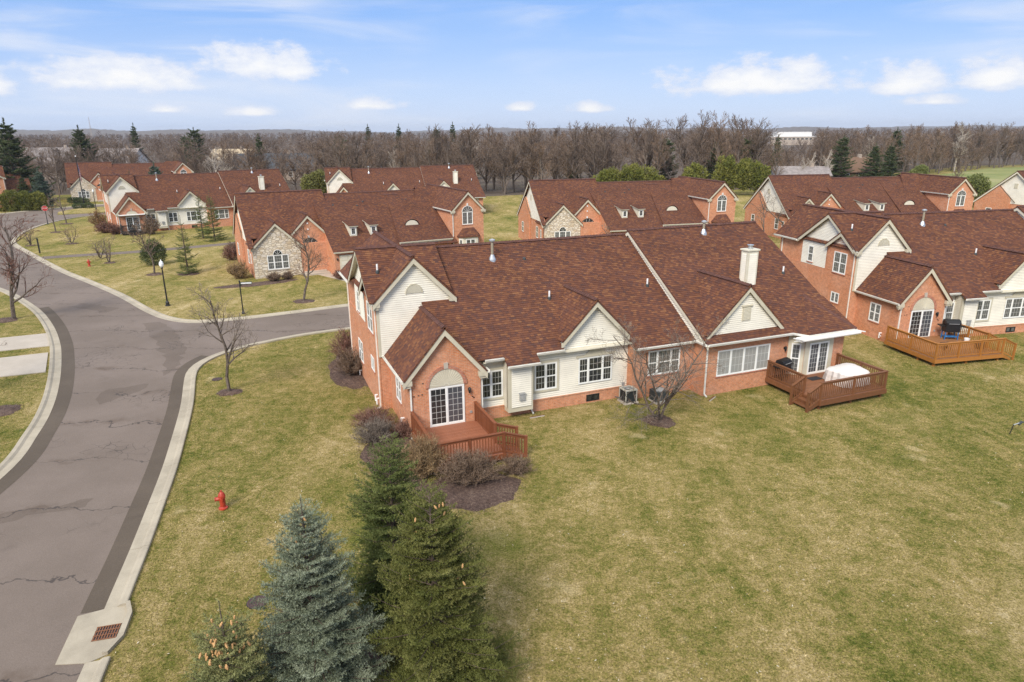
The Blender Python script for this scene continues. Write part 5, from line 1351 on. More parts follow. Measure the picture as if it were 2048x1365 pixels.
o = obj('lettering', text_mesh('STOP', .30, 'sign_white'), r, (0, -.078, 2.5)); o.rotation_euler = (R(90), 0, 0)
r = empty('street_name_sign', (-21.29, 52.44, 0), R(12)); tag(r, 'black street-name post with a white blade at the side street', 'road sign')
MB().lathe([(.13, 0), (.13, .08), (.07, .2), (.045, .5), (.045, 2.55), (.07, 2.58), (.06, 2.66), (0, 2.75)], n=10).build('post', 'black_iron', r)
MB().box(.06, .92, -.015, .015, 2.36, 2.56).build('blade', 'sign_green', r); MB().box(.10, .88, -.022, .022, 2.41, 2.51).build('name_strip', 'sign_white', r)
MB().box(-.012, .012, .06, .7, 2.12, 2.3).build('blade', 'sign_green', r)
r = empty('marker_post', (-56.9, 82.0, 0), R(20)); tag(r, 'slim black marker post beside the path on the left', 'post'); MB().box(-.07, .07, -.07, .07, 0, 1.75).build('shaft', 'black_iron', r); MB().prism([(-.08, -.08, 1.75), (.08, -.08, 1.75), (.08, .08, 1.75), (-.08, .08, 1.75)], (0, 0, .06)).build('cap', 'black_iron', r)
r = empty('flagpole', (-82.8, 134.6, 0), R(25)); tag(r, 'tall dark flagpole on the grass island', 'flagpole')
MB().lathe([(.14, 0), (.12, 1.2), (.09, 2.0), (.05, 9.6)], n=10).build('pole', 'black_iron', r); MB().lathe([(0, 9.6), (.1, 9.66), (.1, 9.76), (0, 9.84)], n=10).build('ball', 'lamp_white', r)
fl = empty('flag', (-82.8, 134.6, 5.5), R(25)); tag(fl, 'limp red, white and blue striped flag hanging from the flagpole', 'flag')
def fold(s_): return .06 + .5 * s_ * .5, .10 * math.sin(s_ * 9)
for k in range(13):
    m = MB()
    for i in range(8):
        s0, s1 = i / 8, (i + 1) / 8; xa, ya = fold(s0); xb, yb = fold(s1); dz = lambda q: 3.0 - .2 * k - q * 1.15
        m.face([(xa, ya, dz(s0)), (xb, yb, dz(s1)), (xb, yb, dz(s1) - .2), (xa, ya, dz(s0) - .2)])
    m.build('stripe', 'flag_red' if k % 2 == 0 else 'flag_white', fl)
m = MB()
for sg in (-1, 1):
    for i in range(4):
        s0, s1 = i / 8, (i + 1) / 8; xa, ya = fold(s0); xb, yb = fold(s1); dz = lambda q: 3.01 - q * 1.15
        m.face([(xa, ya + sg * .02, dz(s0)), (xb, yb + sg * .02, dz(s1)), (xb, yb + sg * .02, dz(s1) - 1.4), (xa, ya + sg * .02, dz(s0) - 1.4)])
o = m.build('canton', 'flag_blue', fl); m = MB()
for i in range(5):
    for j in range(4): xa, ya = fold(.06 + j * .11); zz = 2.78 - i * .26 - (.06 + j * .11) * 1.15; m.box(xa - .02, xa + .02, ya - .035, ya - .025, zz, zz + .05)
m.build('star', 'flag_white', o)
# storm drain
r = empty('storm_drain', (-11.75, 16.3, 0), 0); tag(r, 'square concrete storm drain apron with a rusty grate in the kerb', 'storm drain')
AP_ = [(-12.39, 15.07), (-12.95, 17.0), (-12.23, 17.36), (-11.70, 17.60), (-11.38, 17.12), (-11.10, 16.12), (-11.18, 15.45), (-11.55, 15.12)]
q = MB(); q.prism([(x + 11.75, y - 16.3, 0.0) for x, y in AP_], (0, 0, .026)); q.build('apron', 'concrete', r)
lp = [(-11.70, 17.60), (-11.38, 17.12), (-11.10, 16.12), (-11.18, 15.45)]
q = MB()
for a, b_ in zip(lp[:-1], lp[1:]):
    a, b_ = np.array(a), np.array(b_); nn = np.array([-(b_ - a)[1], (b_ - a)[0]]); nn = -nn / np.linalg.norm(nn); c_ = -np.array([.14, .02])
    q.prism([(*(a - (-11.75, 16.3)), .02), (*(b_ - (-11.75, 16.3)), .02), (*(b_ + c_ - (-11.75, 16.3)), .02), (*(a + c_ - (-11.75, 16.3)), .02)], (0, 0, .085))
q.build('kerb_back', 'concrete', r)
ga = R(15); G0 = np.array([.06, -.01]); ex_, ey_ = np.array([math.cos(ga), math.sin(ga)]), np.array([-math.sin(ga), math.cos(ga)])
gp = lambda s_, t_, z: (*(G0 + ex_ * s_ + ey_ * t_), z)
q = MB(); q.prism([gp(-.32, -.29, .027), gp(.32, -.29, .027), gp(.32, .29, .027), gp(-.32, .29, .027)], (0, 0, .004)); gr = q.build('grate', 'black_iron', r)
for i in range(9): s_ = -.29 + i * .0725; MB().prism([gp(s_ - .016, -.28, .032), gp(s_ + .016, -.28, .032), gp(s_ + .016, .28, .032), gp(s_ - .016, .28, .032)], (0, 0, .014)).build('bar', 'rust', gr)
for t_ in (-.285, -.1, .1, .285): MB().prism([gp(-.32, t_ - .015, .034), gp(.32, t_ - .015, .034), gp(.32, t_ + .015, .034), gp(-.32, t_ + .015, .034)], (0, 0, .015)).build('bar', 'rust', gr)
def lid(loc, rad, label):
    r = empty('manhole_cover', (*loc, 0)); tag(r, label, 'manhole cover'); MB().lathe([(rad, 0), (rad, .02), (rad * .9, .025), (rad * .88, .018), (0, .018)], n=24).build('plate', 'iron_brown', r); MB().lathe([(rad * 1.06, 0), (rad * 1.06, .012), (rad, .012)], n=24).build('frame', 'black_iron', r)
    m = MB()
    for i in range(3): m.box(-rad * .6, rad * .6, -.3 * rad + i * .3 * rad, -.26 * rad + i * .3 * rad, .018, .024)
    m.build('rib', 'iron_brown', r)
lid((-7.83, 17.6), .30, 'round brown manhole cover in the lawn by the blue spruce'); lid((-17.2, 37.4), .28, 'small round cover in the lawn near the street corner tree')
r = empty('garden_hook', (23.25, 29.2, 0), R(10)); tag(r, 'bent black metal stake leaning out of the lawn at the right edge', 'stake')
MB().tube((0, 0, 0), (.10, 0, .46), .022, n=6).build('stake', 'black_iron', r); MB().tube((.10, 0, .46), (.52, .05, .52), .026, n=6).build('arm', 'galvanised', r); m = MB(); m.tube((.4, .03, .44), (.58, .05, .56), .06, n=8); m.tube((.62, .05, .52), (.78, .06, .54), .03, n=6); m.build('head', 'condenser_dark', r)
# splash blocks under the downspouts
for i, (u, v, lb) in enumerate([(6.95, -3.95, 'wooden splash sticks below the downspout of the siding box'), (16.5, -5.4, 'wooden splash sticks below the downspout by the ornamental tree'), (-.8, -.35, 'pale stick lying on the grass at the corner of the central house')]):
    t = thing('splash_board', HA1, u, v, 0, lb, 'splash board', R(30 * i)); MB().box(-.4, .4, -.05, -.01, .005, .04).build('slat', 'twig_tan' if False else 'pebble', t); MB().box(-.35, .42, .04, .08, .005, .04).build('slat', 'rust' if i < 2 else 'pebble', t)

# ------------------------------------------------------------------ planting near the central house
bed('mulch_bed', (-1.7, 24.3), 1.9, 1.55, 'dark mulch bed below the front rail of the red deck', 1, .09)
bed('mulch_bed', (-5.0, 27.4), 1.6, 2.9, 'dark mulch bed between the red deck and the left lawn', 2, .07, R(22))
bed('mulch_bed', (-9.6, 38.6), 1.2, 3.6, 'mulch bed under the shrubs along the left wall of the central house', 3, .07, R(24))
bed('mulch_bed', (-15.65, 35.3), .62, .6, 'mulch ring around the young tree by the street corner', 4)
bed('mulch_bed', (7.22, 31.0), .8, .75, 'mulch ring around the branching ornamental tree', 5)
bed('mulch_bed', (-3.3, 17.0), 1.3, 2.6, 'brown bed of litter under the two green spruces', 6, .05)
bed('mulch_bed', (-17.7, 56.5), .85, .8, 'mulch ring around the bare tree before the stone gable', 7)
bed('mulch_bed', (-24.2, 63.6), 3.4, 1.0, 'mulch bed along the stone front of the house across the side street', 8, .06, R(28))
bed('mulch_bed', (-33.0, 68.7), 1.05, .95, 'mulch ring around the thin young spruce', 9)
bed('mulch_bed', (-36.4, 68.6), .8, .8, 'mulch ring around the bare tree beside the thin spruce', 10)
bed('mulch_bed', (-44.7, 75.3), .6, .6, 'mulch ring around the larger wide-branching shrub', 11)
bed('mulch_bed', (-66.7, 100.4), .8, .8, 'mulch ring around the nearer young tree by the far junction', 12)
bed('mulch_bed', (-71.2, 110.2), .9, .9, 'mulch ring around the farther young tree by the far junction', 13)
bed('mulch_bed', (-57.5, 89.3), .75, .7, 'mulch ring around the second wide-branching shrub beyond the path', 14)
bed('mulch_bed', (-62.0, 87.9), .6, .6, 'mulch ring around the small shrub nearest the road bend', 15)
bed('mulch_bed', (-39.2, 51.0), .9, .9, 'mulch patch under the tree at the left edge', 16)
bed('mulch_bed', (-26.5, 32.9), .9, .8, 'mulch patch on the lawn cut by the left edge', 17)

spruce('blue_spruce', (-4.85, 13.83), 21, 'large silvery blue spruce in the foreground', 5.75, 1.80, 'needles_blue', whorls=24, per=8, cones=3, leader=.34, nd=120, nlen=.046, nwid=.016, shape=.78)
spruce('green_spruce', (-3.40, 16.95), 22, 'dark green spruce nearest the red deck', 5.75, 1.70, 'needles_green', whorls=24, per=8, leader=.18, nd=120, nlen=.044, nwid=.015, gap=.12, droop=.4, shape=.6)
spruce('green_spruce', (-1.95, 14.15), 23, 'broad olive-green spruce right of the blue one, a few tan cones on it', 5.9, 2.05, 'needles_olive', whorls=25, per=8, cones=14, cz=(.6, .95), leader=.3, nd=120, nlen=.046, nwid=.016, gap=.24, shape=.68)
spruce('young_spruce', (-6.45, 12.6), 24, 'small pale spruce crowned with tan cones at the bottom left', 3.95, 1.25, 'needles_young', whorls=15, per=8, cones=42, cz=(.66, .90), cs=1.15, leader=.6, nd=120, nlen=.046, nwid=.016, shape=.75, gap=.2)

shrub('twiggy_shrub', (-10.4, 41.2), 31, 'rounded bare reddish shrub at the far end of the left wall', 1.15, 1.75, 'twig_red', 110, 10, .010)
shrub('twiggy_shrub', (-9.5, 38.0), 32, 'bare brown shrub halfway along the left wall of the central house', 1.15, 1.5, 'twig_brown', 100, 10, .010)
shrub('twiggy_shrub', (-6.75, 30.6), 33, 'low reddish bare shrub at the corner where the brick wing begins', 1.1, .8, 'twig_red', 90, 9, .009)
shrub('twiggy_shrub', (-6.3, 28.8), 34, 'grey-mauve bare shrub left of the deck', 1.15, .95, 'twig_grey', 100, 9, .009)
shrub('twiggy_shrub', (-5.1, 29.3), 40, 'small mauve shrub against the brick wing beside the downspout', .8, .8, 'twig_red', 60, 9, .008)
shrub('twiggy_shrub', (-3.75, 25.6), 35, 'tall tan upright shrub at the front corner of the red deck', 1.05, 1.65, 'twig_tan', 130, 12, .009)
shrub('twiggy_shrub', (-1.75, 24.95), 36, 'wide grey-brown shrub below the front rail of the red deck', 1.45, 1.15, 'twig_brown', 150, 12, .009, sq=.75)
shrub('twiggy_shrub', (.15, 25.75), 37, 'small brown shrub by the steps of the red deck', .8, .6, 'twig_brown', 70, 8, .008)
shrub('twiggy_shrub', (-5.2, 26.4), 38, 'low brown shrub between the tall spruce and the deck', .9, .7, 'twig_brown', 70, 8, .008)
bare_tree('young_tree', (-15.65, 35.3), 41, 'young bare tree with a mulch ring on the near lawn by the street corner', H=6.9, tr=.10, clear=.26, levels=4, kids=(14, 7, 4, 3), up=.30, twig='twig_grey', wmin=.008)
bare_tree('ornamental_tree', (7.22, 31.0), 42, 'low wide bare tree in front of the second air conditioner', H=6.0, tr=.125, clear=.10, levels=4, kids=(11, 8, 5, 4), ang=(60, 46, 42, 40), ratio=(.56, .5, .5, .5), up=.18, multi=3, twig='twig_grey', bark='bark', wmin=.0055)
bare_tree('bare_tree', (-17.7, 56.5), 43, 'bare tree with a dense twiggy crown in front of the stone gable', H=7.2, tr=.11, clear=.28, levels=4, kids=(15, 7, 4, 4), up=.32, twig='twig_brown', wmin=.011)
bare_tree('bare_tree', (-38.7, 51.3), 144, 'bare reddish tree cut by the left edge above the pavements', rotz=R(180), H=9.0, tr=.16, clear=.18, levels=4, kids=(16, 7, 5, 4), up=.3, twig='twig_red', wmin=.011)
bare_tree('bare_tree', (-29.6, 34.6), 145, 'bare tree mostly outside the left edge, branches over the pavements', rotz=R(180), H=6.5, tr=.12, clear=.2, levels=4, kids=(14, 7, 4, 3), ang=(60, 45, 40, 40), ratio=(.6, .5, .5, .5), up=.25, twig='twig_brown', wmin=.007)
bare_tree('bare_tree', (-36.4, 68.6), 46, 'slim bare tree in front of the dark clipped evergreen', H=6.4, tr=.10, clear=.28, levels=4, kids=(14, 6, 4, 3), up=.35, twig='twig_brown', wmin=.012)
bare_tree('young_tree', (-66.7, 100.4), 47, 'nearer of two young bare trees by the far junction', H=5.4, tr=.1, clear=.3, levels=4, kids=(10, 5, 4, 3), up=.38, wmin=.011)
bare_tree('young_tree', (-71.2, 110.2), 48, 'farther of two young bare trees by the far junction', H=6.4, tr=.11, clear=.35, levels=4, kids=(10, 5, 4, 3), up=.38, wmin=.012)
for i, (x, y, h_, lb) in enumerate([(-62.0, 87.9, 2.6, 'wide-branching bare shrub nearest the road bend'), (-57.5, 89.3, 3.0, 'wide-branching bare shrub beyond the path'), (-47.4, 78.2, 2.4, 'smaller of two bare shrubs between path and far hydrant'), (-44.7, 75.3, 3.4, 'larger wide-branching bare shrub near the far hydrant')]):
    bare_tree('branching_shrub', (x, y), 50 + i, lb, 'shrub', H=h_, tr=.11, clear=.1, levels=3, kids=(7, 5, 4), ang=(55, 45, 40), ratio=(.62, .5, .5), up=.2, multi=3, wmin=.010, twig='twig_brown')
spruce('young_spruce', (-33.0, 68.7), 61, 'thin open young spruce with bare trunk showing, on the lawn', 5.9, 1.35, 'needles_green', whorls=17, per=6, gap=.22, nd=55, nlen=.05, nwid=.02, bl=.10, droop=.25, leader=.7)
spruce('young_spruce', (-39.5, 91.0), 62, 'taller thin spruce beside the siding windows of the left house', 6.7, 1.6, 'needles_green', whorls=17, per=6, gap=.16, nd=45, nlen=.06, nwid=.026, bl=.12, leader=.8)
spruce('young_spruce', (-42.0, 93.2), 63, 'thin dark spruce behind the taller thin spruce by the left house', 6.3, 1.4, 'needles_green', whorls=15, per=6, gap=.18, nd=45, nlen=.06, nwid=.026, bl=.12, leader=.7)
leafy('clipped_evergreen', (-39.0, 73.9), 64, 'dark green rounded evergreen behind the slim bare tree', [(0, 0, .9, 1.35, 1.3, .95), (.3, .2, 1.5, .95, .95, .9), (-.4, 0, 1.4, .9, .9, .8), (.1, -.1, 2.1, .7, .7, .75)], 9000, 'needles_far', size=.11)
sh = [(-31.5, 76.5, 1.2, 1.6, 'twig_red', 'rounded bare shrub left of the stone-gabled house'), (-32.6, 79.8, 1.1, 1.5, 'twig_brown', 'bare shrub behind the corner of the stone-gabled house'), (-26.9, 66.2, 1.25, 1.7, 'twig_tan', 'tan rounded shrub at the stone corner across the side street'),
      (-16.6, 65.5, .8, .8, 'twig_red', 'small reddish shrub by the garage across the side street'), (-22.9, 64.8, .7, .7, 'twig_brown', 'low shrub under the stone gable window'), (-21.9, 65.7, .6, .6, 'twig_brown', 'second low shrub under the stone gable window'),
      (-64.3, 107.4, 1.6, 2.3, 'twig_tan', 'rounded tan shrub at the left corner of the left house'), (-58.8, 99.3, 1.5, 1.5, 'twig_red', 'reddish shrub left of the dark deck'), (-56.6, 97.8, 1.2, 1.3, 'twig_red', 'smaller reddish shrub in front of the dark deck'), (-51.2, 97.6, 1.5, 2.5, 'twig_brown', 'tall bare shrub right of the dark deck'),
      (-8.0, 84.0, 1.5, 2.8, 'twig_red', 'tall bare shrub in the gap beside the tower of the stone-gabled house'), (-6.5, 88.0, 1.5, 2.4, 'twig_brown', 'bare shrub standing farther back in the gap between two houses'), (27.8, 79.0, 1.4, 2.6, 'twig_brown', 'bare shrub at the right corner of the middle house'), (-74.5, 133.5, .9, .9, 'twig_brown', 'low shrub on the grass island')]
for i, (x, y, a, h_, tw, lb) in enumerate(sh): shrub('twiggy_shrub', (x, y), 70 + i, lb, a, h_, tw, 90, 8, .016 if y < 90 else .024)
for i, (x, y, h_, lb) in enumerate([(11.8, 80.3, 3.8, 'bare crab-apple at the entry of the middle house'), (31.2, 84.5, 8.2, 'bare tree between the middle house and the two-dormer house'), (34.6, 84.5, 7.4, 'bare tree before the cream gable of the two-dormer house')]):
    bare_tree('bare_tree', (x, y), 90 + i, lb, H=h_, tr=.10, clear=.18, levels=4, kids=(10, 6, 4, 3), ang=(55, 45, 40, 40), up=.25, twig='twig_grey', wmin=.010)
def mound(seed, w, hgt, n):
    rd = random.Random(seed); L = []
    for i in range(n):
        x = rd.uniform(-w, w); top = hgt * (1 - .35 * (x / w) ** 2) * rd.uniform(.72, 1.0); r_ = rd.uniform(.9, 1.7)
        L.append((x, rd.uniform(-1.6, 1.6), max(.8, top - r_ * 1.2), r_, r_, r_ * rd.uniform(1.1, 1.7)))
        if i % 2: L.append((x, rd.uniform(-1.2, 1.2), top * .45, 1.9, 1.7, 1.9))
    return L
leafy('clipped_hedge', (-89.3, 143.6), 95, 'low clipped dark hedge under the stone window at far left', [(-1.6, .9, .5, 1.5, .7, .7), (0, 0, .5, 1.5, .7, .7), (1.4, -.6, .5, 1.2, .7, .7)], 4500, 'needles_far', size=.16)
leafy('clipped_hedge', (-82.4, 133.6), 96, 'low dark clipped hedge around the flagpole base', [(-.9, 0, .4, 1.3, .8, .6), (.7, .3, .4, 1.2, .8, .6)], 3500, 'needles_far', size=.15)
leafy('arborvitae', (-92.0, 129.6), 97, 'massive yellow-green evergreen hedge right of the left-edge house', [(-3.2, -.6, 1.5, 1.6, 1.3, 1.8), (-1.2, 0, 1.8, 1.7, 1.4, 2.1), (1.0, .5, 1.7, 1.7, 1.4, 2.0), (3.0, 1.2, 1.6, 1.6, 1.4, 1.9)], 16000, 'yew', size=.22)
leafy('round_pine', (-36.6, 131.0), 98, 'bushy round pine behind the ridge of the stone-gabled house, left of two', [(0, 0, 3.6, 2.6, 2.4, 2.4), (.8, 0, 5.2, 1.9, 1.8, 1.8), (-.9, .2, 4.6, 1.9, 1.9, 1.7)], 12000, 'needles_olive', 'tree', .26, trunk=.18)
leafy('round_pine', (-28.6, 122.0), 99, 'bushy round pine behind the ridge of the stone-gabled house, right of two', [(0, 0, 3.0, 2.2, 2.0, 2.0), (.5, 0, 4.2, 1.6, 1.5, 1.5), (-.8, .1, 3.6, 1.5, 1.5, 1.4)], 9000, 'needles_olive', 'tree', .24, trunk=.16)
leafy('round_pine', (75.7, 115), 100, 'round bushy pine right of the tower at the far right', [(0, 0, 3.2, 3.0, 2.6, 2.6), (1.0, 0, 4.6, 2.0, 1.9, 1.9), (-1.4, .2, 4.0, 2.0, 1.9, 1.9), (2.2, 0, 3.0, 1.8, 1.8, 1.7)], 14000, 'needles_green', 'tree', .24, trunk=.2)
leafy('round_pine', (98.7, 170), 101, 'small round pine at the edge of the golf green', [(0, 0, 2.4, 2.6, 2.4, 1.9), (.6, 0, 3.8, 1.7, 1.6, 1.4)], 7000, 'needles_green', 'tree', .26, trunk=.16)
leafy('round_pine', (88.5, 118), 102, 'round pine half hidden by the gable at the right edge', [(0, 0, 3.4, 3.0, 2.6, 2.6), (1.0, 0, 5.0, 2.0, 1.9, 1.9), (2.6, 0, 4.0, 2.2, 2.0, 2.2)], 10000, 'needles_green', 'tree', .26, trunk=.18)
leafy('yew_mass', (27.1, 160), 103, 'wide mounded yew behind the middle house', mound(1, 8.2, 6.4, 22), 22000, 'yew', size=.36)
leafy('yew_mass', (46.5, 152), 104, 'tall mounded yew between the middle house and the two-dormer house', mound(2, 9.2, 8.4, 28), 26000, 'yew', size=.38)

# ------------------------------------------------------------------ far conifers
pt, pc = {}, {}
def far_spruce(loc, H_, kind, label, s=1.0, rot=0.0):
    if kind not in pt:
        args = {'spire': dict(seed=201, H=10, Rb=1.9, m='needles_far'), 'blue': dict(seed=202, H=7, Rb=1.9, m='needles_farblue'), 'pine': dict(seed=203, H=11, Rb=2.9, m='needles_far', shape=.55, gap=.25), 'full': dict(seed=204, H=10, Rb=2.8, m='needles_far')}[kind]
        pt[kind] = spruce_mesh(whorls=18, per=7, bl=.28, nd=26, nlen=.16, nwid=.085, z0=.5, leader=.8, **args) + (args['H'],)
    tm, cm, h0 = pt[kind]; r = empty('far_conifer', (*loc, 0), rot); k = H_ / h0; r.scale = (k * s, k * s, k); tag(r, label, 'tree', 'conifers standing among the bare woods')
    obj('trunk', tm, r); obj('crown', cm, r)
FC = [(-104.5, 148, 17.0, 'full', 'tall dark conifer cut by the left edge'), (-118, 160, 12, 'pine', 'lower dark pine beside the tall conifer at the left edge'), (-114.8, 190, 16.0, 'full', 'dark conifer left of the flagpole top'), (-137, 260, 17.5, 'spire', 'distant spire conifer on the skyline above the left house'),
      (-102, 230, 15.6, 'pine', 'broad dark pine group on the skyline at left, main tree'), (-106, 232, 13.2, 'pine', 'smaller pine left in the skyline group'), (-67.3, 190, 13.5, 'spire', 'slim conifer above the slate roofs'), (-24.3, 300, 17.6, 'spire', 'right-hand skyline spire left of centre'),
      (-46.9, 300, 17.0, 'spire', 'middle skyline spire left of centre'), (-31.2, 300, 15.8, 'full', 'short skyline conifer between two spires'), (-59.9, 300, 17.0, 'spire', 'leftmost of the skyline spires left of centre'), (71.5, 190, 12.4, 'spire', 'spire spruce in front of the white office block'),
      (86.7, 185, 12.0, 'pine', 'tall ragged pine right of the pale birches'), (95.3, 185, 10.0, 'full', 'broad spruce behind the two-dormer house, left of a pair'), (101.0, 188, 10.0, 'full', 'broad spruce behind the two-dormer house, right of a pair'), (58.9, 175, 12.0, 'pine', 'dark pine left of the office block'),
      (52.6, 180, 11.5, 'full', 'dark conifer above the tall yew'), (-92.2, 137, 7.4, 'blue', 'blue spruce behind the evergreen hedge at left'), (-96.3, 138, 6.0, 'full', 'dark spruce between the left-edge house and the blue spruce'), (-69.9, 138, 8.4, 'blue', 'spruce top above the roof of the left house'),
      (-75.5, 139, 6.6, 'full', 'small spruce top above the left end of the left house roof'), (-62.8, 141, 6.2, 'blue', 'small blue spruce top beside the far brick gable'), (128, 236, 14, 'full', 'conifer inside the bare woods at the right'), (-20, 178, 10.5, 'full', 'dark conifer half hidden in the woods left of centre'), (40, 182, 12, 'pine', 'dark pine in the woods behind the tall yew'), (-48, 200, 13, 'pine', 'dark pine in the woods above the far white gables'), (-12, 210, 9, 'full', 'conifer hidden in the woods above the middle gap'), (15.5, 175, 8.5, 'full', 'conifer in the woods left of the middle house ridge')]
for i, (x, y, H_, k, lb) in enumerate(FC): far_spruce((x, y), H_, k, lb, {'full': 1.4, 'pine': 1.35, 'spire': 1.1, 'blue': 1.25}[k], i * 1.3)

# ------------------------------------------------------------------ far buildings
def far_house(loc, rot, w, d, hw, hr, wall, roof, label):
    r = empty('far_house', (*loc, 0), rot); tag(r, label, 'house')
    m = MB(); m.box(-w / 2, w / 2, -d / 2, d / 2, 0, hw)
    for s_ in (-1, 1): m.prism([(s_ * w / 2, -d / 2, hw), (s_ * w / 2, d / 2, hw), (s_ * w / 2, 0, hr - .2)], (-s_ * .2, 0, 0))
    m.build('wall', wall, r)
    m = MB()
    for s_ in (-1, 1): m.prism([(-w / 2 - .5, s_ * (d / 2 + .5), hw - .25), (w / 2 + .5, s_ * (d / 2 + .5), hw - .25), (w / 2 + .5, 0, hr), (-w / 2 - .5, 0, hr)], (0, 0, .18))
    o = m.build('roof', roof, r); MB().box(w * .2, w * .2 + .8, -.4, .4, hr - 1, hr + .9).build('chimney', 'far_tan', o)
    n = max(2, int(w / 3.2))
    for i in range(n): window(r, -w / 2 + w * (i + .5) / n, -d / 2 - .01, 1.0, 1.2, 1.4, grid=(2, 1), sill=False)
    for s_ in (-1, 1): window(r, s_ * (w / 2 + .01), 0, 1.0, 1.2, 1.4, R(90 * s_), grid=(2, 1), sill=False)
far_house((-73, 217), R(10), 22, 11, 3.2, 7.6, 'far_tan', 'slate_roof', 'wide house with dark slate roof above the left roofs'); far_house((-58, 214), R(-60), 15, 9, 3.2, 7.0, 'far_tan', 'slate_roof', 'dark slate gable beside the wide slate roof')
far_house((-95, 243), R(-20), 16, 10, 4.2, 8.4, 'far_white', 'tan_roof', 'white-walled house with pale tan roof left of the slate roofs'); far_house((-150, 232), R(20), 18, 12, 4.0, 9.5, 'far_tan', 'grey_roof', 'house with grey roof above the left-edge house')
far_house((-130, 236), R(-10), 14, 11, 4.0, 9.0, 'far_white', 'grey_roof', 'grey-roofed house among bare trees at left'); far_house((73, 178), R(-8), 13, 8, 2.8, 4.6, 'far_white', 'grey_roof', 'low white house below the spire spruce')
far_house((92.5, 192), R(14), 12, 9, 2.8, 6.2, 'far_brown', 'far_brown', 'brown house between the ragged pine and the broad spruces')
r = empty('office_block', (256, 650, 0), R(-6)); tag(r, 'long white flat-roofed office block on the right skyline', 'building')
MB().box(-20, 34, -8, 8, 0, 7.2).build('wall', 'far_tan', r); MB().box(-14, 16, -7, 9, 7.2, 11.4).build('upper_storey', 'far_white', r)
for i in range(14): window(r, -18 + i * 3.7, -8.02, 4.6, 2.6, 1.5, hung=False, grid=(2, 1), sill=False)
MB().box(-20.4, 34.4, -8.4, 8.4, 7.2, 7.6).build('parapet', 'far_white', r)
r = empty('radio_mast', (-880, 1500, 0)); tag(r, 'thin lattice mast on the left skyline', 'mast'); m = MB()
for x, y in ((-1, -1), (1, -1), (0, 1)): m.tube((x, y, 0), (x * .3, y * .3, 48), .35, .2, 4)
m.build('leg', 'far_tan', r); m = MB()
for k in range(9): z = 3 + k * 5; f = 1 - z / 70; m.tube((-f, -f, z), (f, -f, z + 4), .15, n=4); m.tube((f, -f, z), (0, f, z + 4), .15, n=4)
m.build('brace', 'far_tan', r)

# ------------------------------------------------------------------ bare woods
FT = []
for i in range(7):
    tw = ['twig_forest', 'twig_forest', 'twig_forest_warm', 'twig_forest', 'twig_brown', 'twig_forest_warm', 'twig_pale'][i]
    FT.append(bare_tree_parts(300 + i, tw, 'bark_pale' if i == 6 else 'bark_grey', .030, 1, H=14.0, tr=.26, clear=.22 if i != 4 else .1, levels=3, kids=(18, 11, 7), ang=(46, 42, 40), ratio=(.42, .5, .5), up=.38, wig=.10))
BW = 'bare trees of the surrounding woods'
KL = ['tall bare grey-brown woodland tree behind the houses', 'tall bare grey-brown woodland tree behind the houses', 'bare warm-brown woodland tree behind the houses', 'tall bare grey-brown woodland tree behind the houses', 'bushy bare brown woodland tree behind the houses', 'bare warm-brown woodland tree behind the houses', 'pale-barked bare woodland tree behind the houses']
def where(x):
    return 'behind the houses at far left' if x < -60 else 'left of centre' if x < -12 else 'above the gap left of the middle house' if x < 14 else 'behind the middle house' if x < 64 else 'behind the two-dormer house' if x < 105 else 'beyond the golf green at right'
def clear_spot(x, y):
    for (hx, hy, rr) in ((-73, 217, 13), (-58, 214, 10), (-95, 243, 12), (-150, 232, 13), (-130, 236, 11), (73, 178, 9), (92.5, 192, 9), (-83, 160, 10), (-90, 165, 10)):
        if (x - hx) ** 2 + (y - hy) ** 2 < rr * rr: return False
    return True
def wood_tree(x, y, k, sc, wide=1.0):
    tm, cm = FT[k]; r = empty('woodland_tree', (x, y, 0), rng.uniform(0, 6.28)); r.scale = (sc * wide, sc * wide, sc); tag(r, KL[k].replace('behind the houses', 'in the woods ' + where(x)), 'tree', BW); obj('trunk', tm, r); obj('crown', cm, r)
def edge(x):                                   # how near the woods come
    return float(np.interp(x, [-200, -120, -96, -60, -40, -12, 8, 30, 66, 86, 125, 180, 300], [172, 168, 164, 160, 152, 157, 158, 170, 170, 198, 210, 254, 300]))
PLACED = []
tries = 0
while len(PLACED) < 290 and tries < 30000:
    tries += 1
    if rng.random() < .8: x = rng.uniform(-135, 200); y = edge(x) + 32 * rng.random() ** 1.4
    else: y = 150 + 170 * rng.random(); x = rng.uniform(-.78, .80) * y
    if y < edge(x) or abs(x) > .82 * y or not clear_spot(x, y): continue
    if any((x - a) ** 2 + (y - b_) ** 2 < 9.5 for a, b_ in PLACED): continue
    PLACED.append((x, y))
for (x, y) in PLACED:
    hgt = np.interp(x, [-160, -60, -30, 0, 30, 42, 66, 80, 130], [.74, .76, .98, 1.04, 1.02, 1.24, 1.22, .92, 1.04]) * rng.uniform(.70, 1.17) * (.62 if .355 < x / y < .43 else 1)
    k = int(rng.choice([0, 1, 2, 3, 4, 5, 6], p=[.20, .18, .18, .17, .12, .12, .03])); wood_tree(x, y, k, hgt, rng.uniform(.9, 1.25))
for (x, y, k, sc) in [(76.5, 178, 6, .58), (80.0, 177, 6, .62), (73.5, 177, 6, .5), (-1.5, 158, 3, 1.06), (4.5, 160, 0, .98), (-17, 156, 1, .9), (-24, 158, 2, .85), (-34, 156, 0, .82), (-26, 158, 6, .7), (112, 176, 4, .45)]: wood_tree(x, y, k, sc)
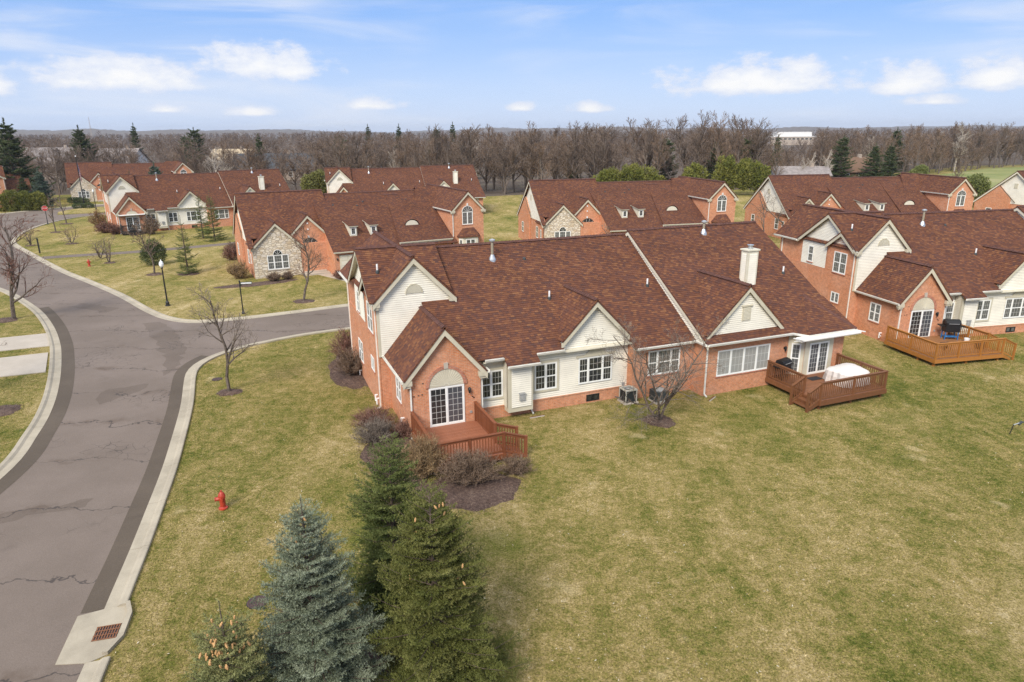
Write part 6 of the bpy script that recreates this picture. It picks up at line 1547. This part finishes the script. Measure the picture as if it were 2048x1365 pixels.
# the far wood, one mass
def mesh_np(me):
    a = np.empty(len(me.vertices) * 3, np.float32); me.vertices.foreach_get('co', a); return a.reshape(-1, 3)
CR = [mesh_np(FT[i][1]).reshape(-1, 3, 3) for i in range(6)]
vs, tn = [], []
def far_wood(n, y0, y1, nt, fat, hmul, near=0):
    for _ in range(n):
        y = y0 + (y1 - y0) * rng.random(); x = rng.uniform(-.84, .86) * y
        if near: x = rng.uniform(-135, 215); y = edge(x) + near * rng.random()
        elif y < edge(x) + 4 or (60 < x < 400 and y < edge(x) + 12): continue
        c = CR[rng.integers(0, 6)]; t = c[rng.integers(0, len(c), nt)].copy(); mid = t.mean(1, keepdims=True); t = mid + (t - mid) * np.array([fat, fat, 1 + (fat - 1) * .5])
        a = rng.uniform(0, 6.283); ca, sa = math.cos(a), math.sin(a); s_ = hmul * rng.uniform(.8, 1.12) * (.6 if .355 < x / y < .43 else 1)
        q = t.copy(); q[..., 0] = (t[..., 0] * ca - t[..., 1] * sa) * s_ * 1.2 + x; q[..., 1] = (t[..., 0] * sa + t[..., 1] * ca) * s_ * 1.2 + y; q[..., 2] = t[..., 2] * s_
        vs.append(q.reshape(-1, 3)); tn.append(np.full(nt, rng.uniform(.15, .6)) + rng.random(nt) * .3)
far_wood(900, 160, 320, 420, 1.4, .92); far_wood(520, 0, 1, 260, 1.2, .36, 20); far_wood(420, 0, 1, 200, 1.2, .22, 10); far_wood(1300, 152, 300, 140, 1.6, .34); far_wood(560, 240, 520, 420, 2.2, 1.0); far_wood(520, 480, 1000, 260, 4.0, .95); far_wood(900, 900, 3300, 110, 8.0, 1.05)
o = obj('far_wood', np_mesh('far_wood', np.concatenate(vs), 3, 'twig_forest', np.clip(np.concatenate(tn), 0, 1))); tag(o, 'mass of bare woodland reaching to the horizon', 'woodland', kind='stuff')

# ------------------------------------------------------------------ short grass on the near lawn
def inside(poly, X, Y):
    P = np.array(poly); r_ = np.zeros(len(X), bool); j = len(P) - 1
    for i in range(len(P)):
        xi, yi, xj, yj = *P[i], *P[j]
        if abs(yj - yi) > 1e-9: r_ ^= ((yi > Y) != (yj > Y)) & (X < (xj - xi) * (Y - yi) / (yj - yi) + xi)
        j = i
    return r_
NB = 420000
d_ = 11.5 + 45 * rng.random(NB) ** 1.5; a_ = rng.uniform(-.72, .70, NB); X, Y = d_ * np.sin(a_), d_ * np.cos(a_)
ok = ~inside([tuple(p) for p in offset(LIN, 1.0)] + [tuple(p) for p in UIN[::-1]] + [tuple(p) for p in offset(RIN, -.66)[::-1]], X, Y)
ok &= ~inside([at_house(HA1, u, v) for u, v in [(0, 10), (0, -.1), (.45, -.1), (.45, -8), (5, -8), (5, -3.4), (12.5, -3.4), (12.5, -3.9), (16.2, -3.9), (16.2, -5), (20.3, -5), (20.3, -9), (25.2, -9), (25.4, 10)]], X, Y)
for c_, rr in (((-1.7, 24.3), 1.5), ((-5.0, 27.4), 1.5), ((-9.6, 38.6), 1.3), ((-3.3, 17.0), 1.2), ((7.22, 31), .6), ((-15.65, 35.3), .45), ((-11.75, 16.3), 1.0)): ok &= (X - c_[0]) ** 2 + (Y - c_[1]) ** 2 > rr * rr
X, Y = X[ok], Y[ok]; n = len(X); sc = np.clip(np.hypot(X, Y) / 20, .8, 2.2)
hg = rng.uniform(.018, .05, n); th = rng.uniform(0, 6.283, n); wd = rng.uniform(.006, .011, n) * sc; ln = rng.uniform(.0, .05, n)
b0 = np.stack([X, Y, np.full(n, .0)], 1); ax = np.stack([np.cos(th), np.sin(th), np.zeros(n)], 1); le = np.stack([-np.sin(th), np.cos(th), np.zeros(n)], 1)
tri = np.stack([b0 - ax * wd[:, None], b0 + ax * wd[:, None], b0 + le * ln[:, None] + np.array([0, 0, 1]) * hg[:, None]], 1).reshape(-1, 3)
o = obj('lawn_grass', np_mesh('lawn_grass', tri, 3, 'grass_blade', rng.uniform(.65, 1.35, n))); tag(o, 'short patchy grass of the near lawn', 'grass', kind='stuff')

n = 2600; q_ = rng.integers(0, len(X), n); p = np.stack([X[q_], Y[q_], np.full(n, .03)], 1); d2 = rng.normal(size=(n, 3)); d2[:, 2] *= .3; d2 /= np.linalg.norm(d2, axis=1)[:, None]; s2 = np.cross(d2, (0, 0, 1.)); L_ = rng.uniform(.015, .05, n)[:, None]
o = obj('fallen_leaves', np_mesh('fallen_leaves', np.stack([p - d2 * L_, p + s2 * L_ * .6, p + d2 * L_], 1).reshape(-1, 3), 3, 'litter', rng.random(n))); tag(o, 'dry leaves and straw scattered on the near lawn', 'leaf litter', kind='stuff')
# ------------------------------------------------------------------ haze
m = bpy.data.materials.new('haze'); m.use_nodes = True; nt = m.node_tree; nt.nodes.clear()
pv_ = nt.nodes.new('ShaderNodeVolumePrincipled'); pv_.inputs['Color'].default_value = (.86, .91, 1.0, 1); pv_.inputs['Density'].default_value = .00011; pv_.inputs['Anisotropy'].default_value = .2
mo = nt.nodes.new('ShaderNodeOutputMaterial'); nt.links.new(pv_.outputs[0], mo.inputs['Volume'])
hz = MB().box(-6000, 6000, -100, 6000, -1.2, 62); MATS['haze'] = m; o = hz.build('haze', 'haze'); tag(o, 'thin pale haze over the land', 'haze', kind='stuff')
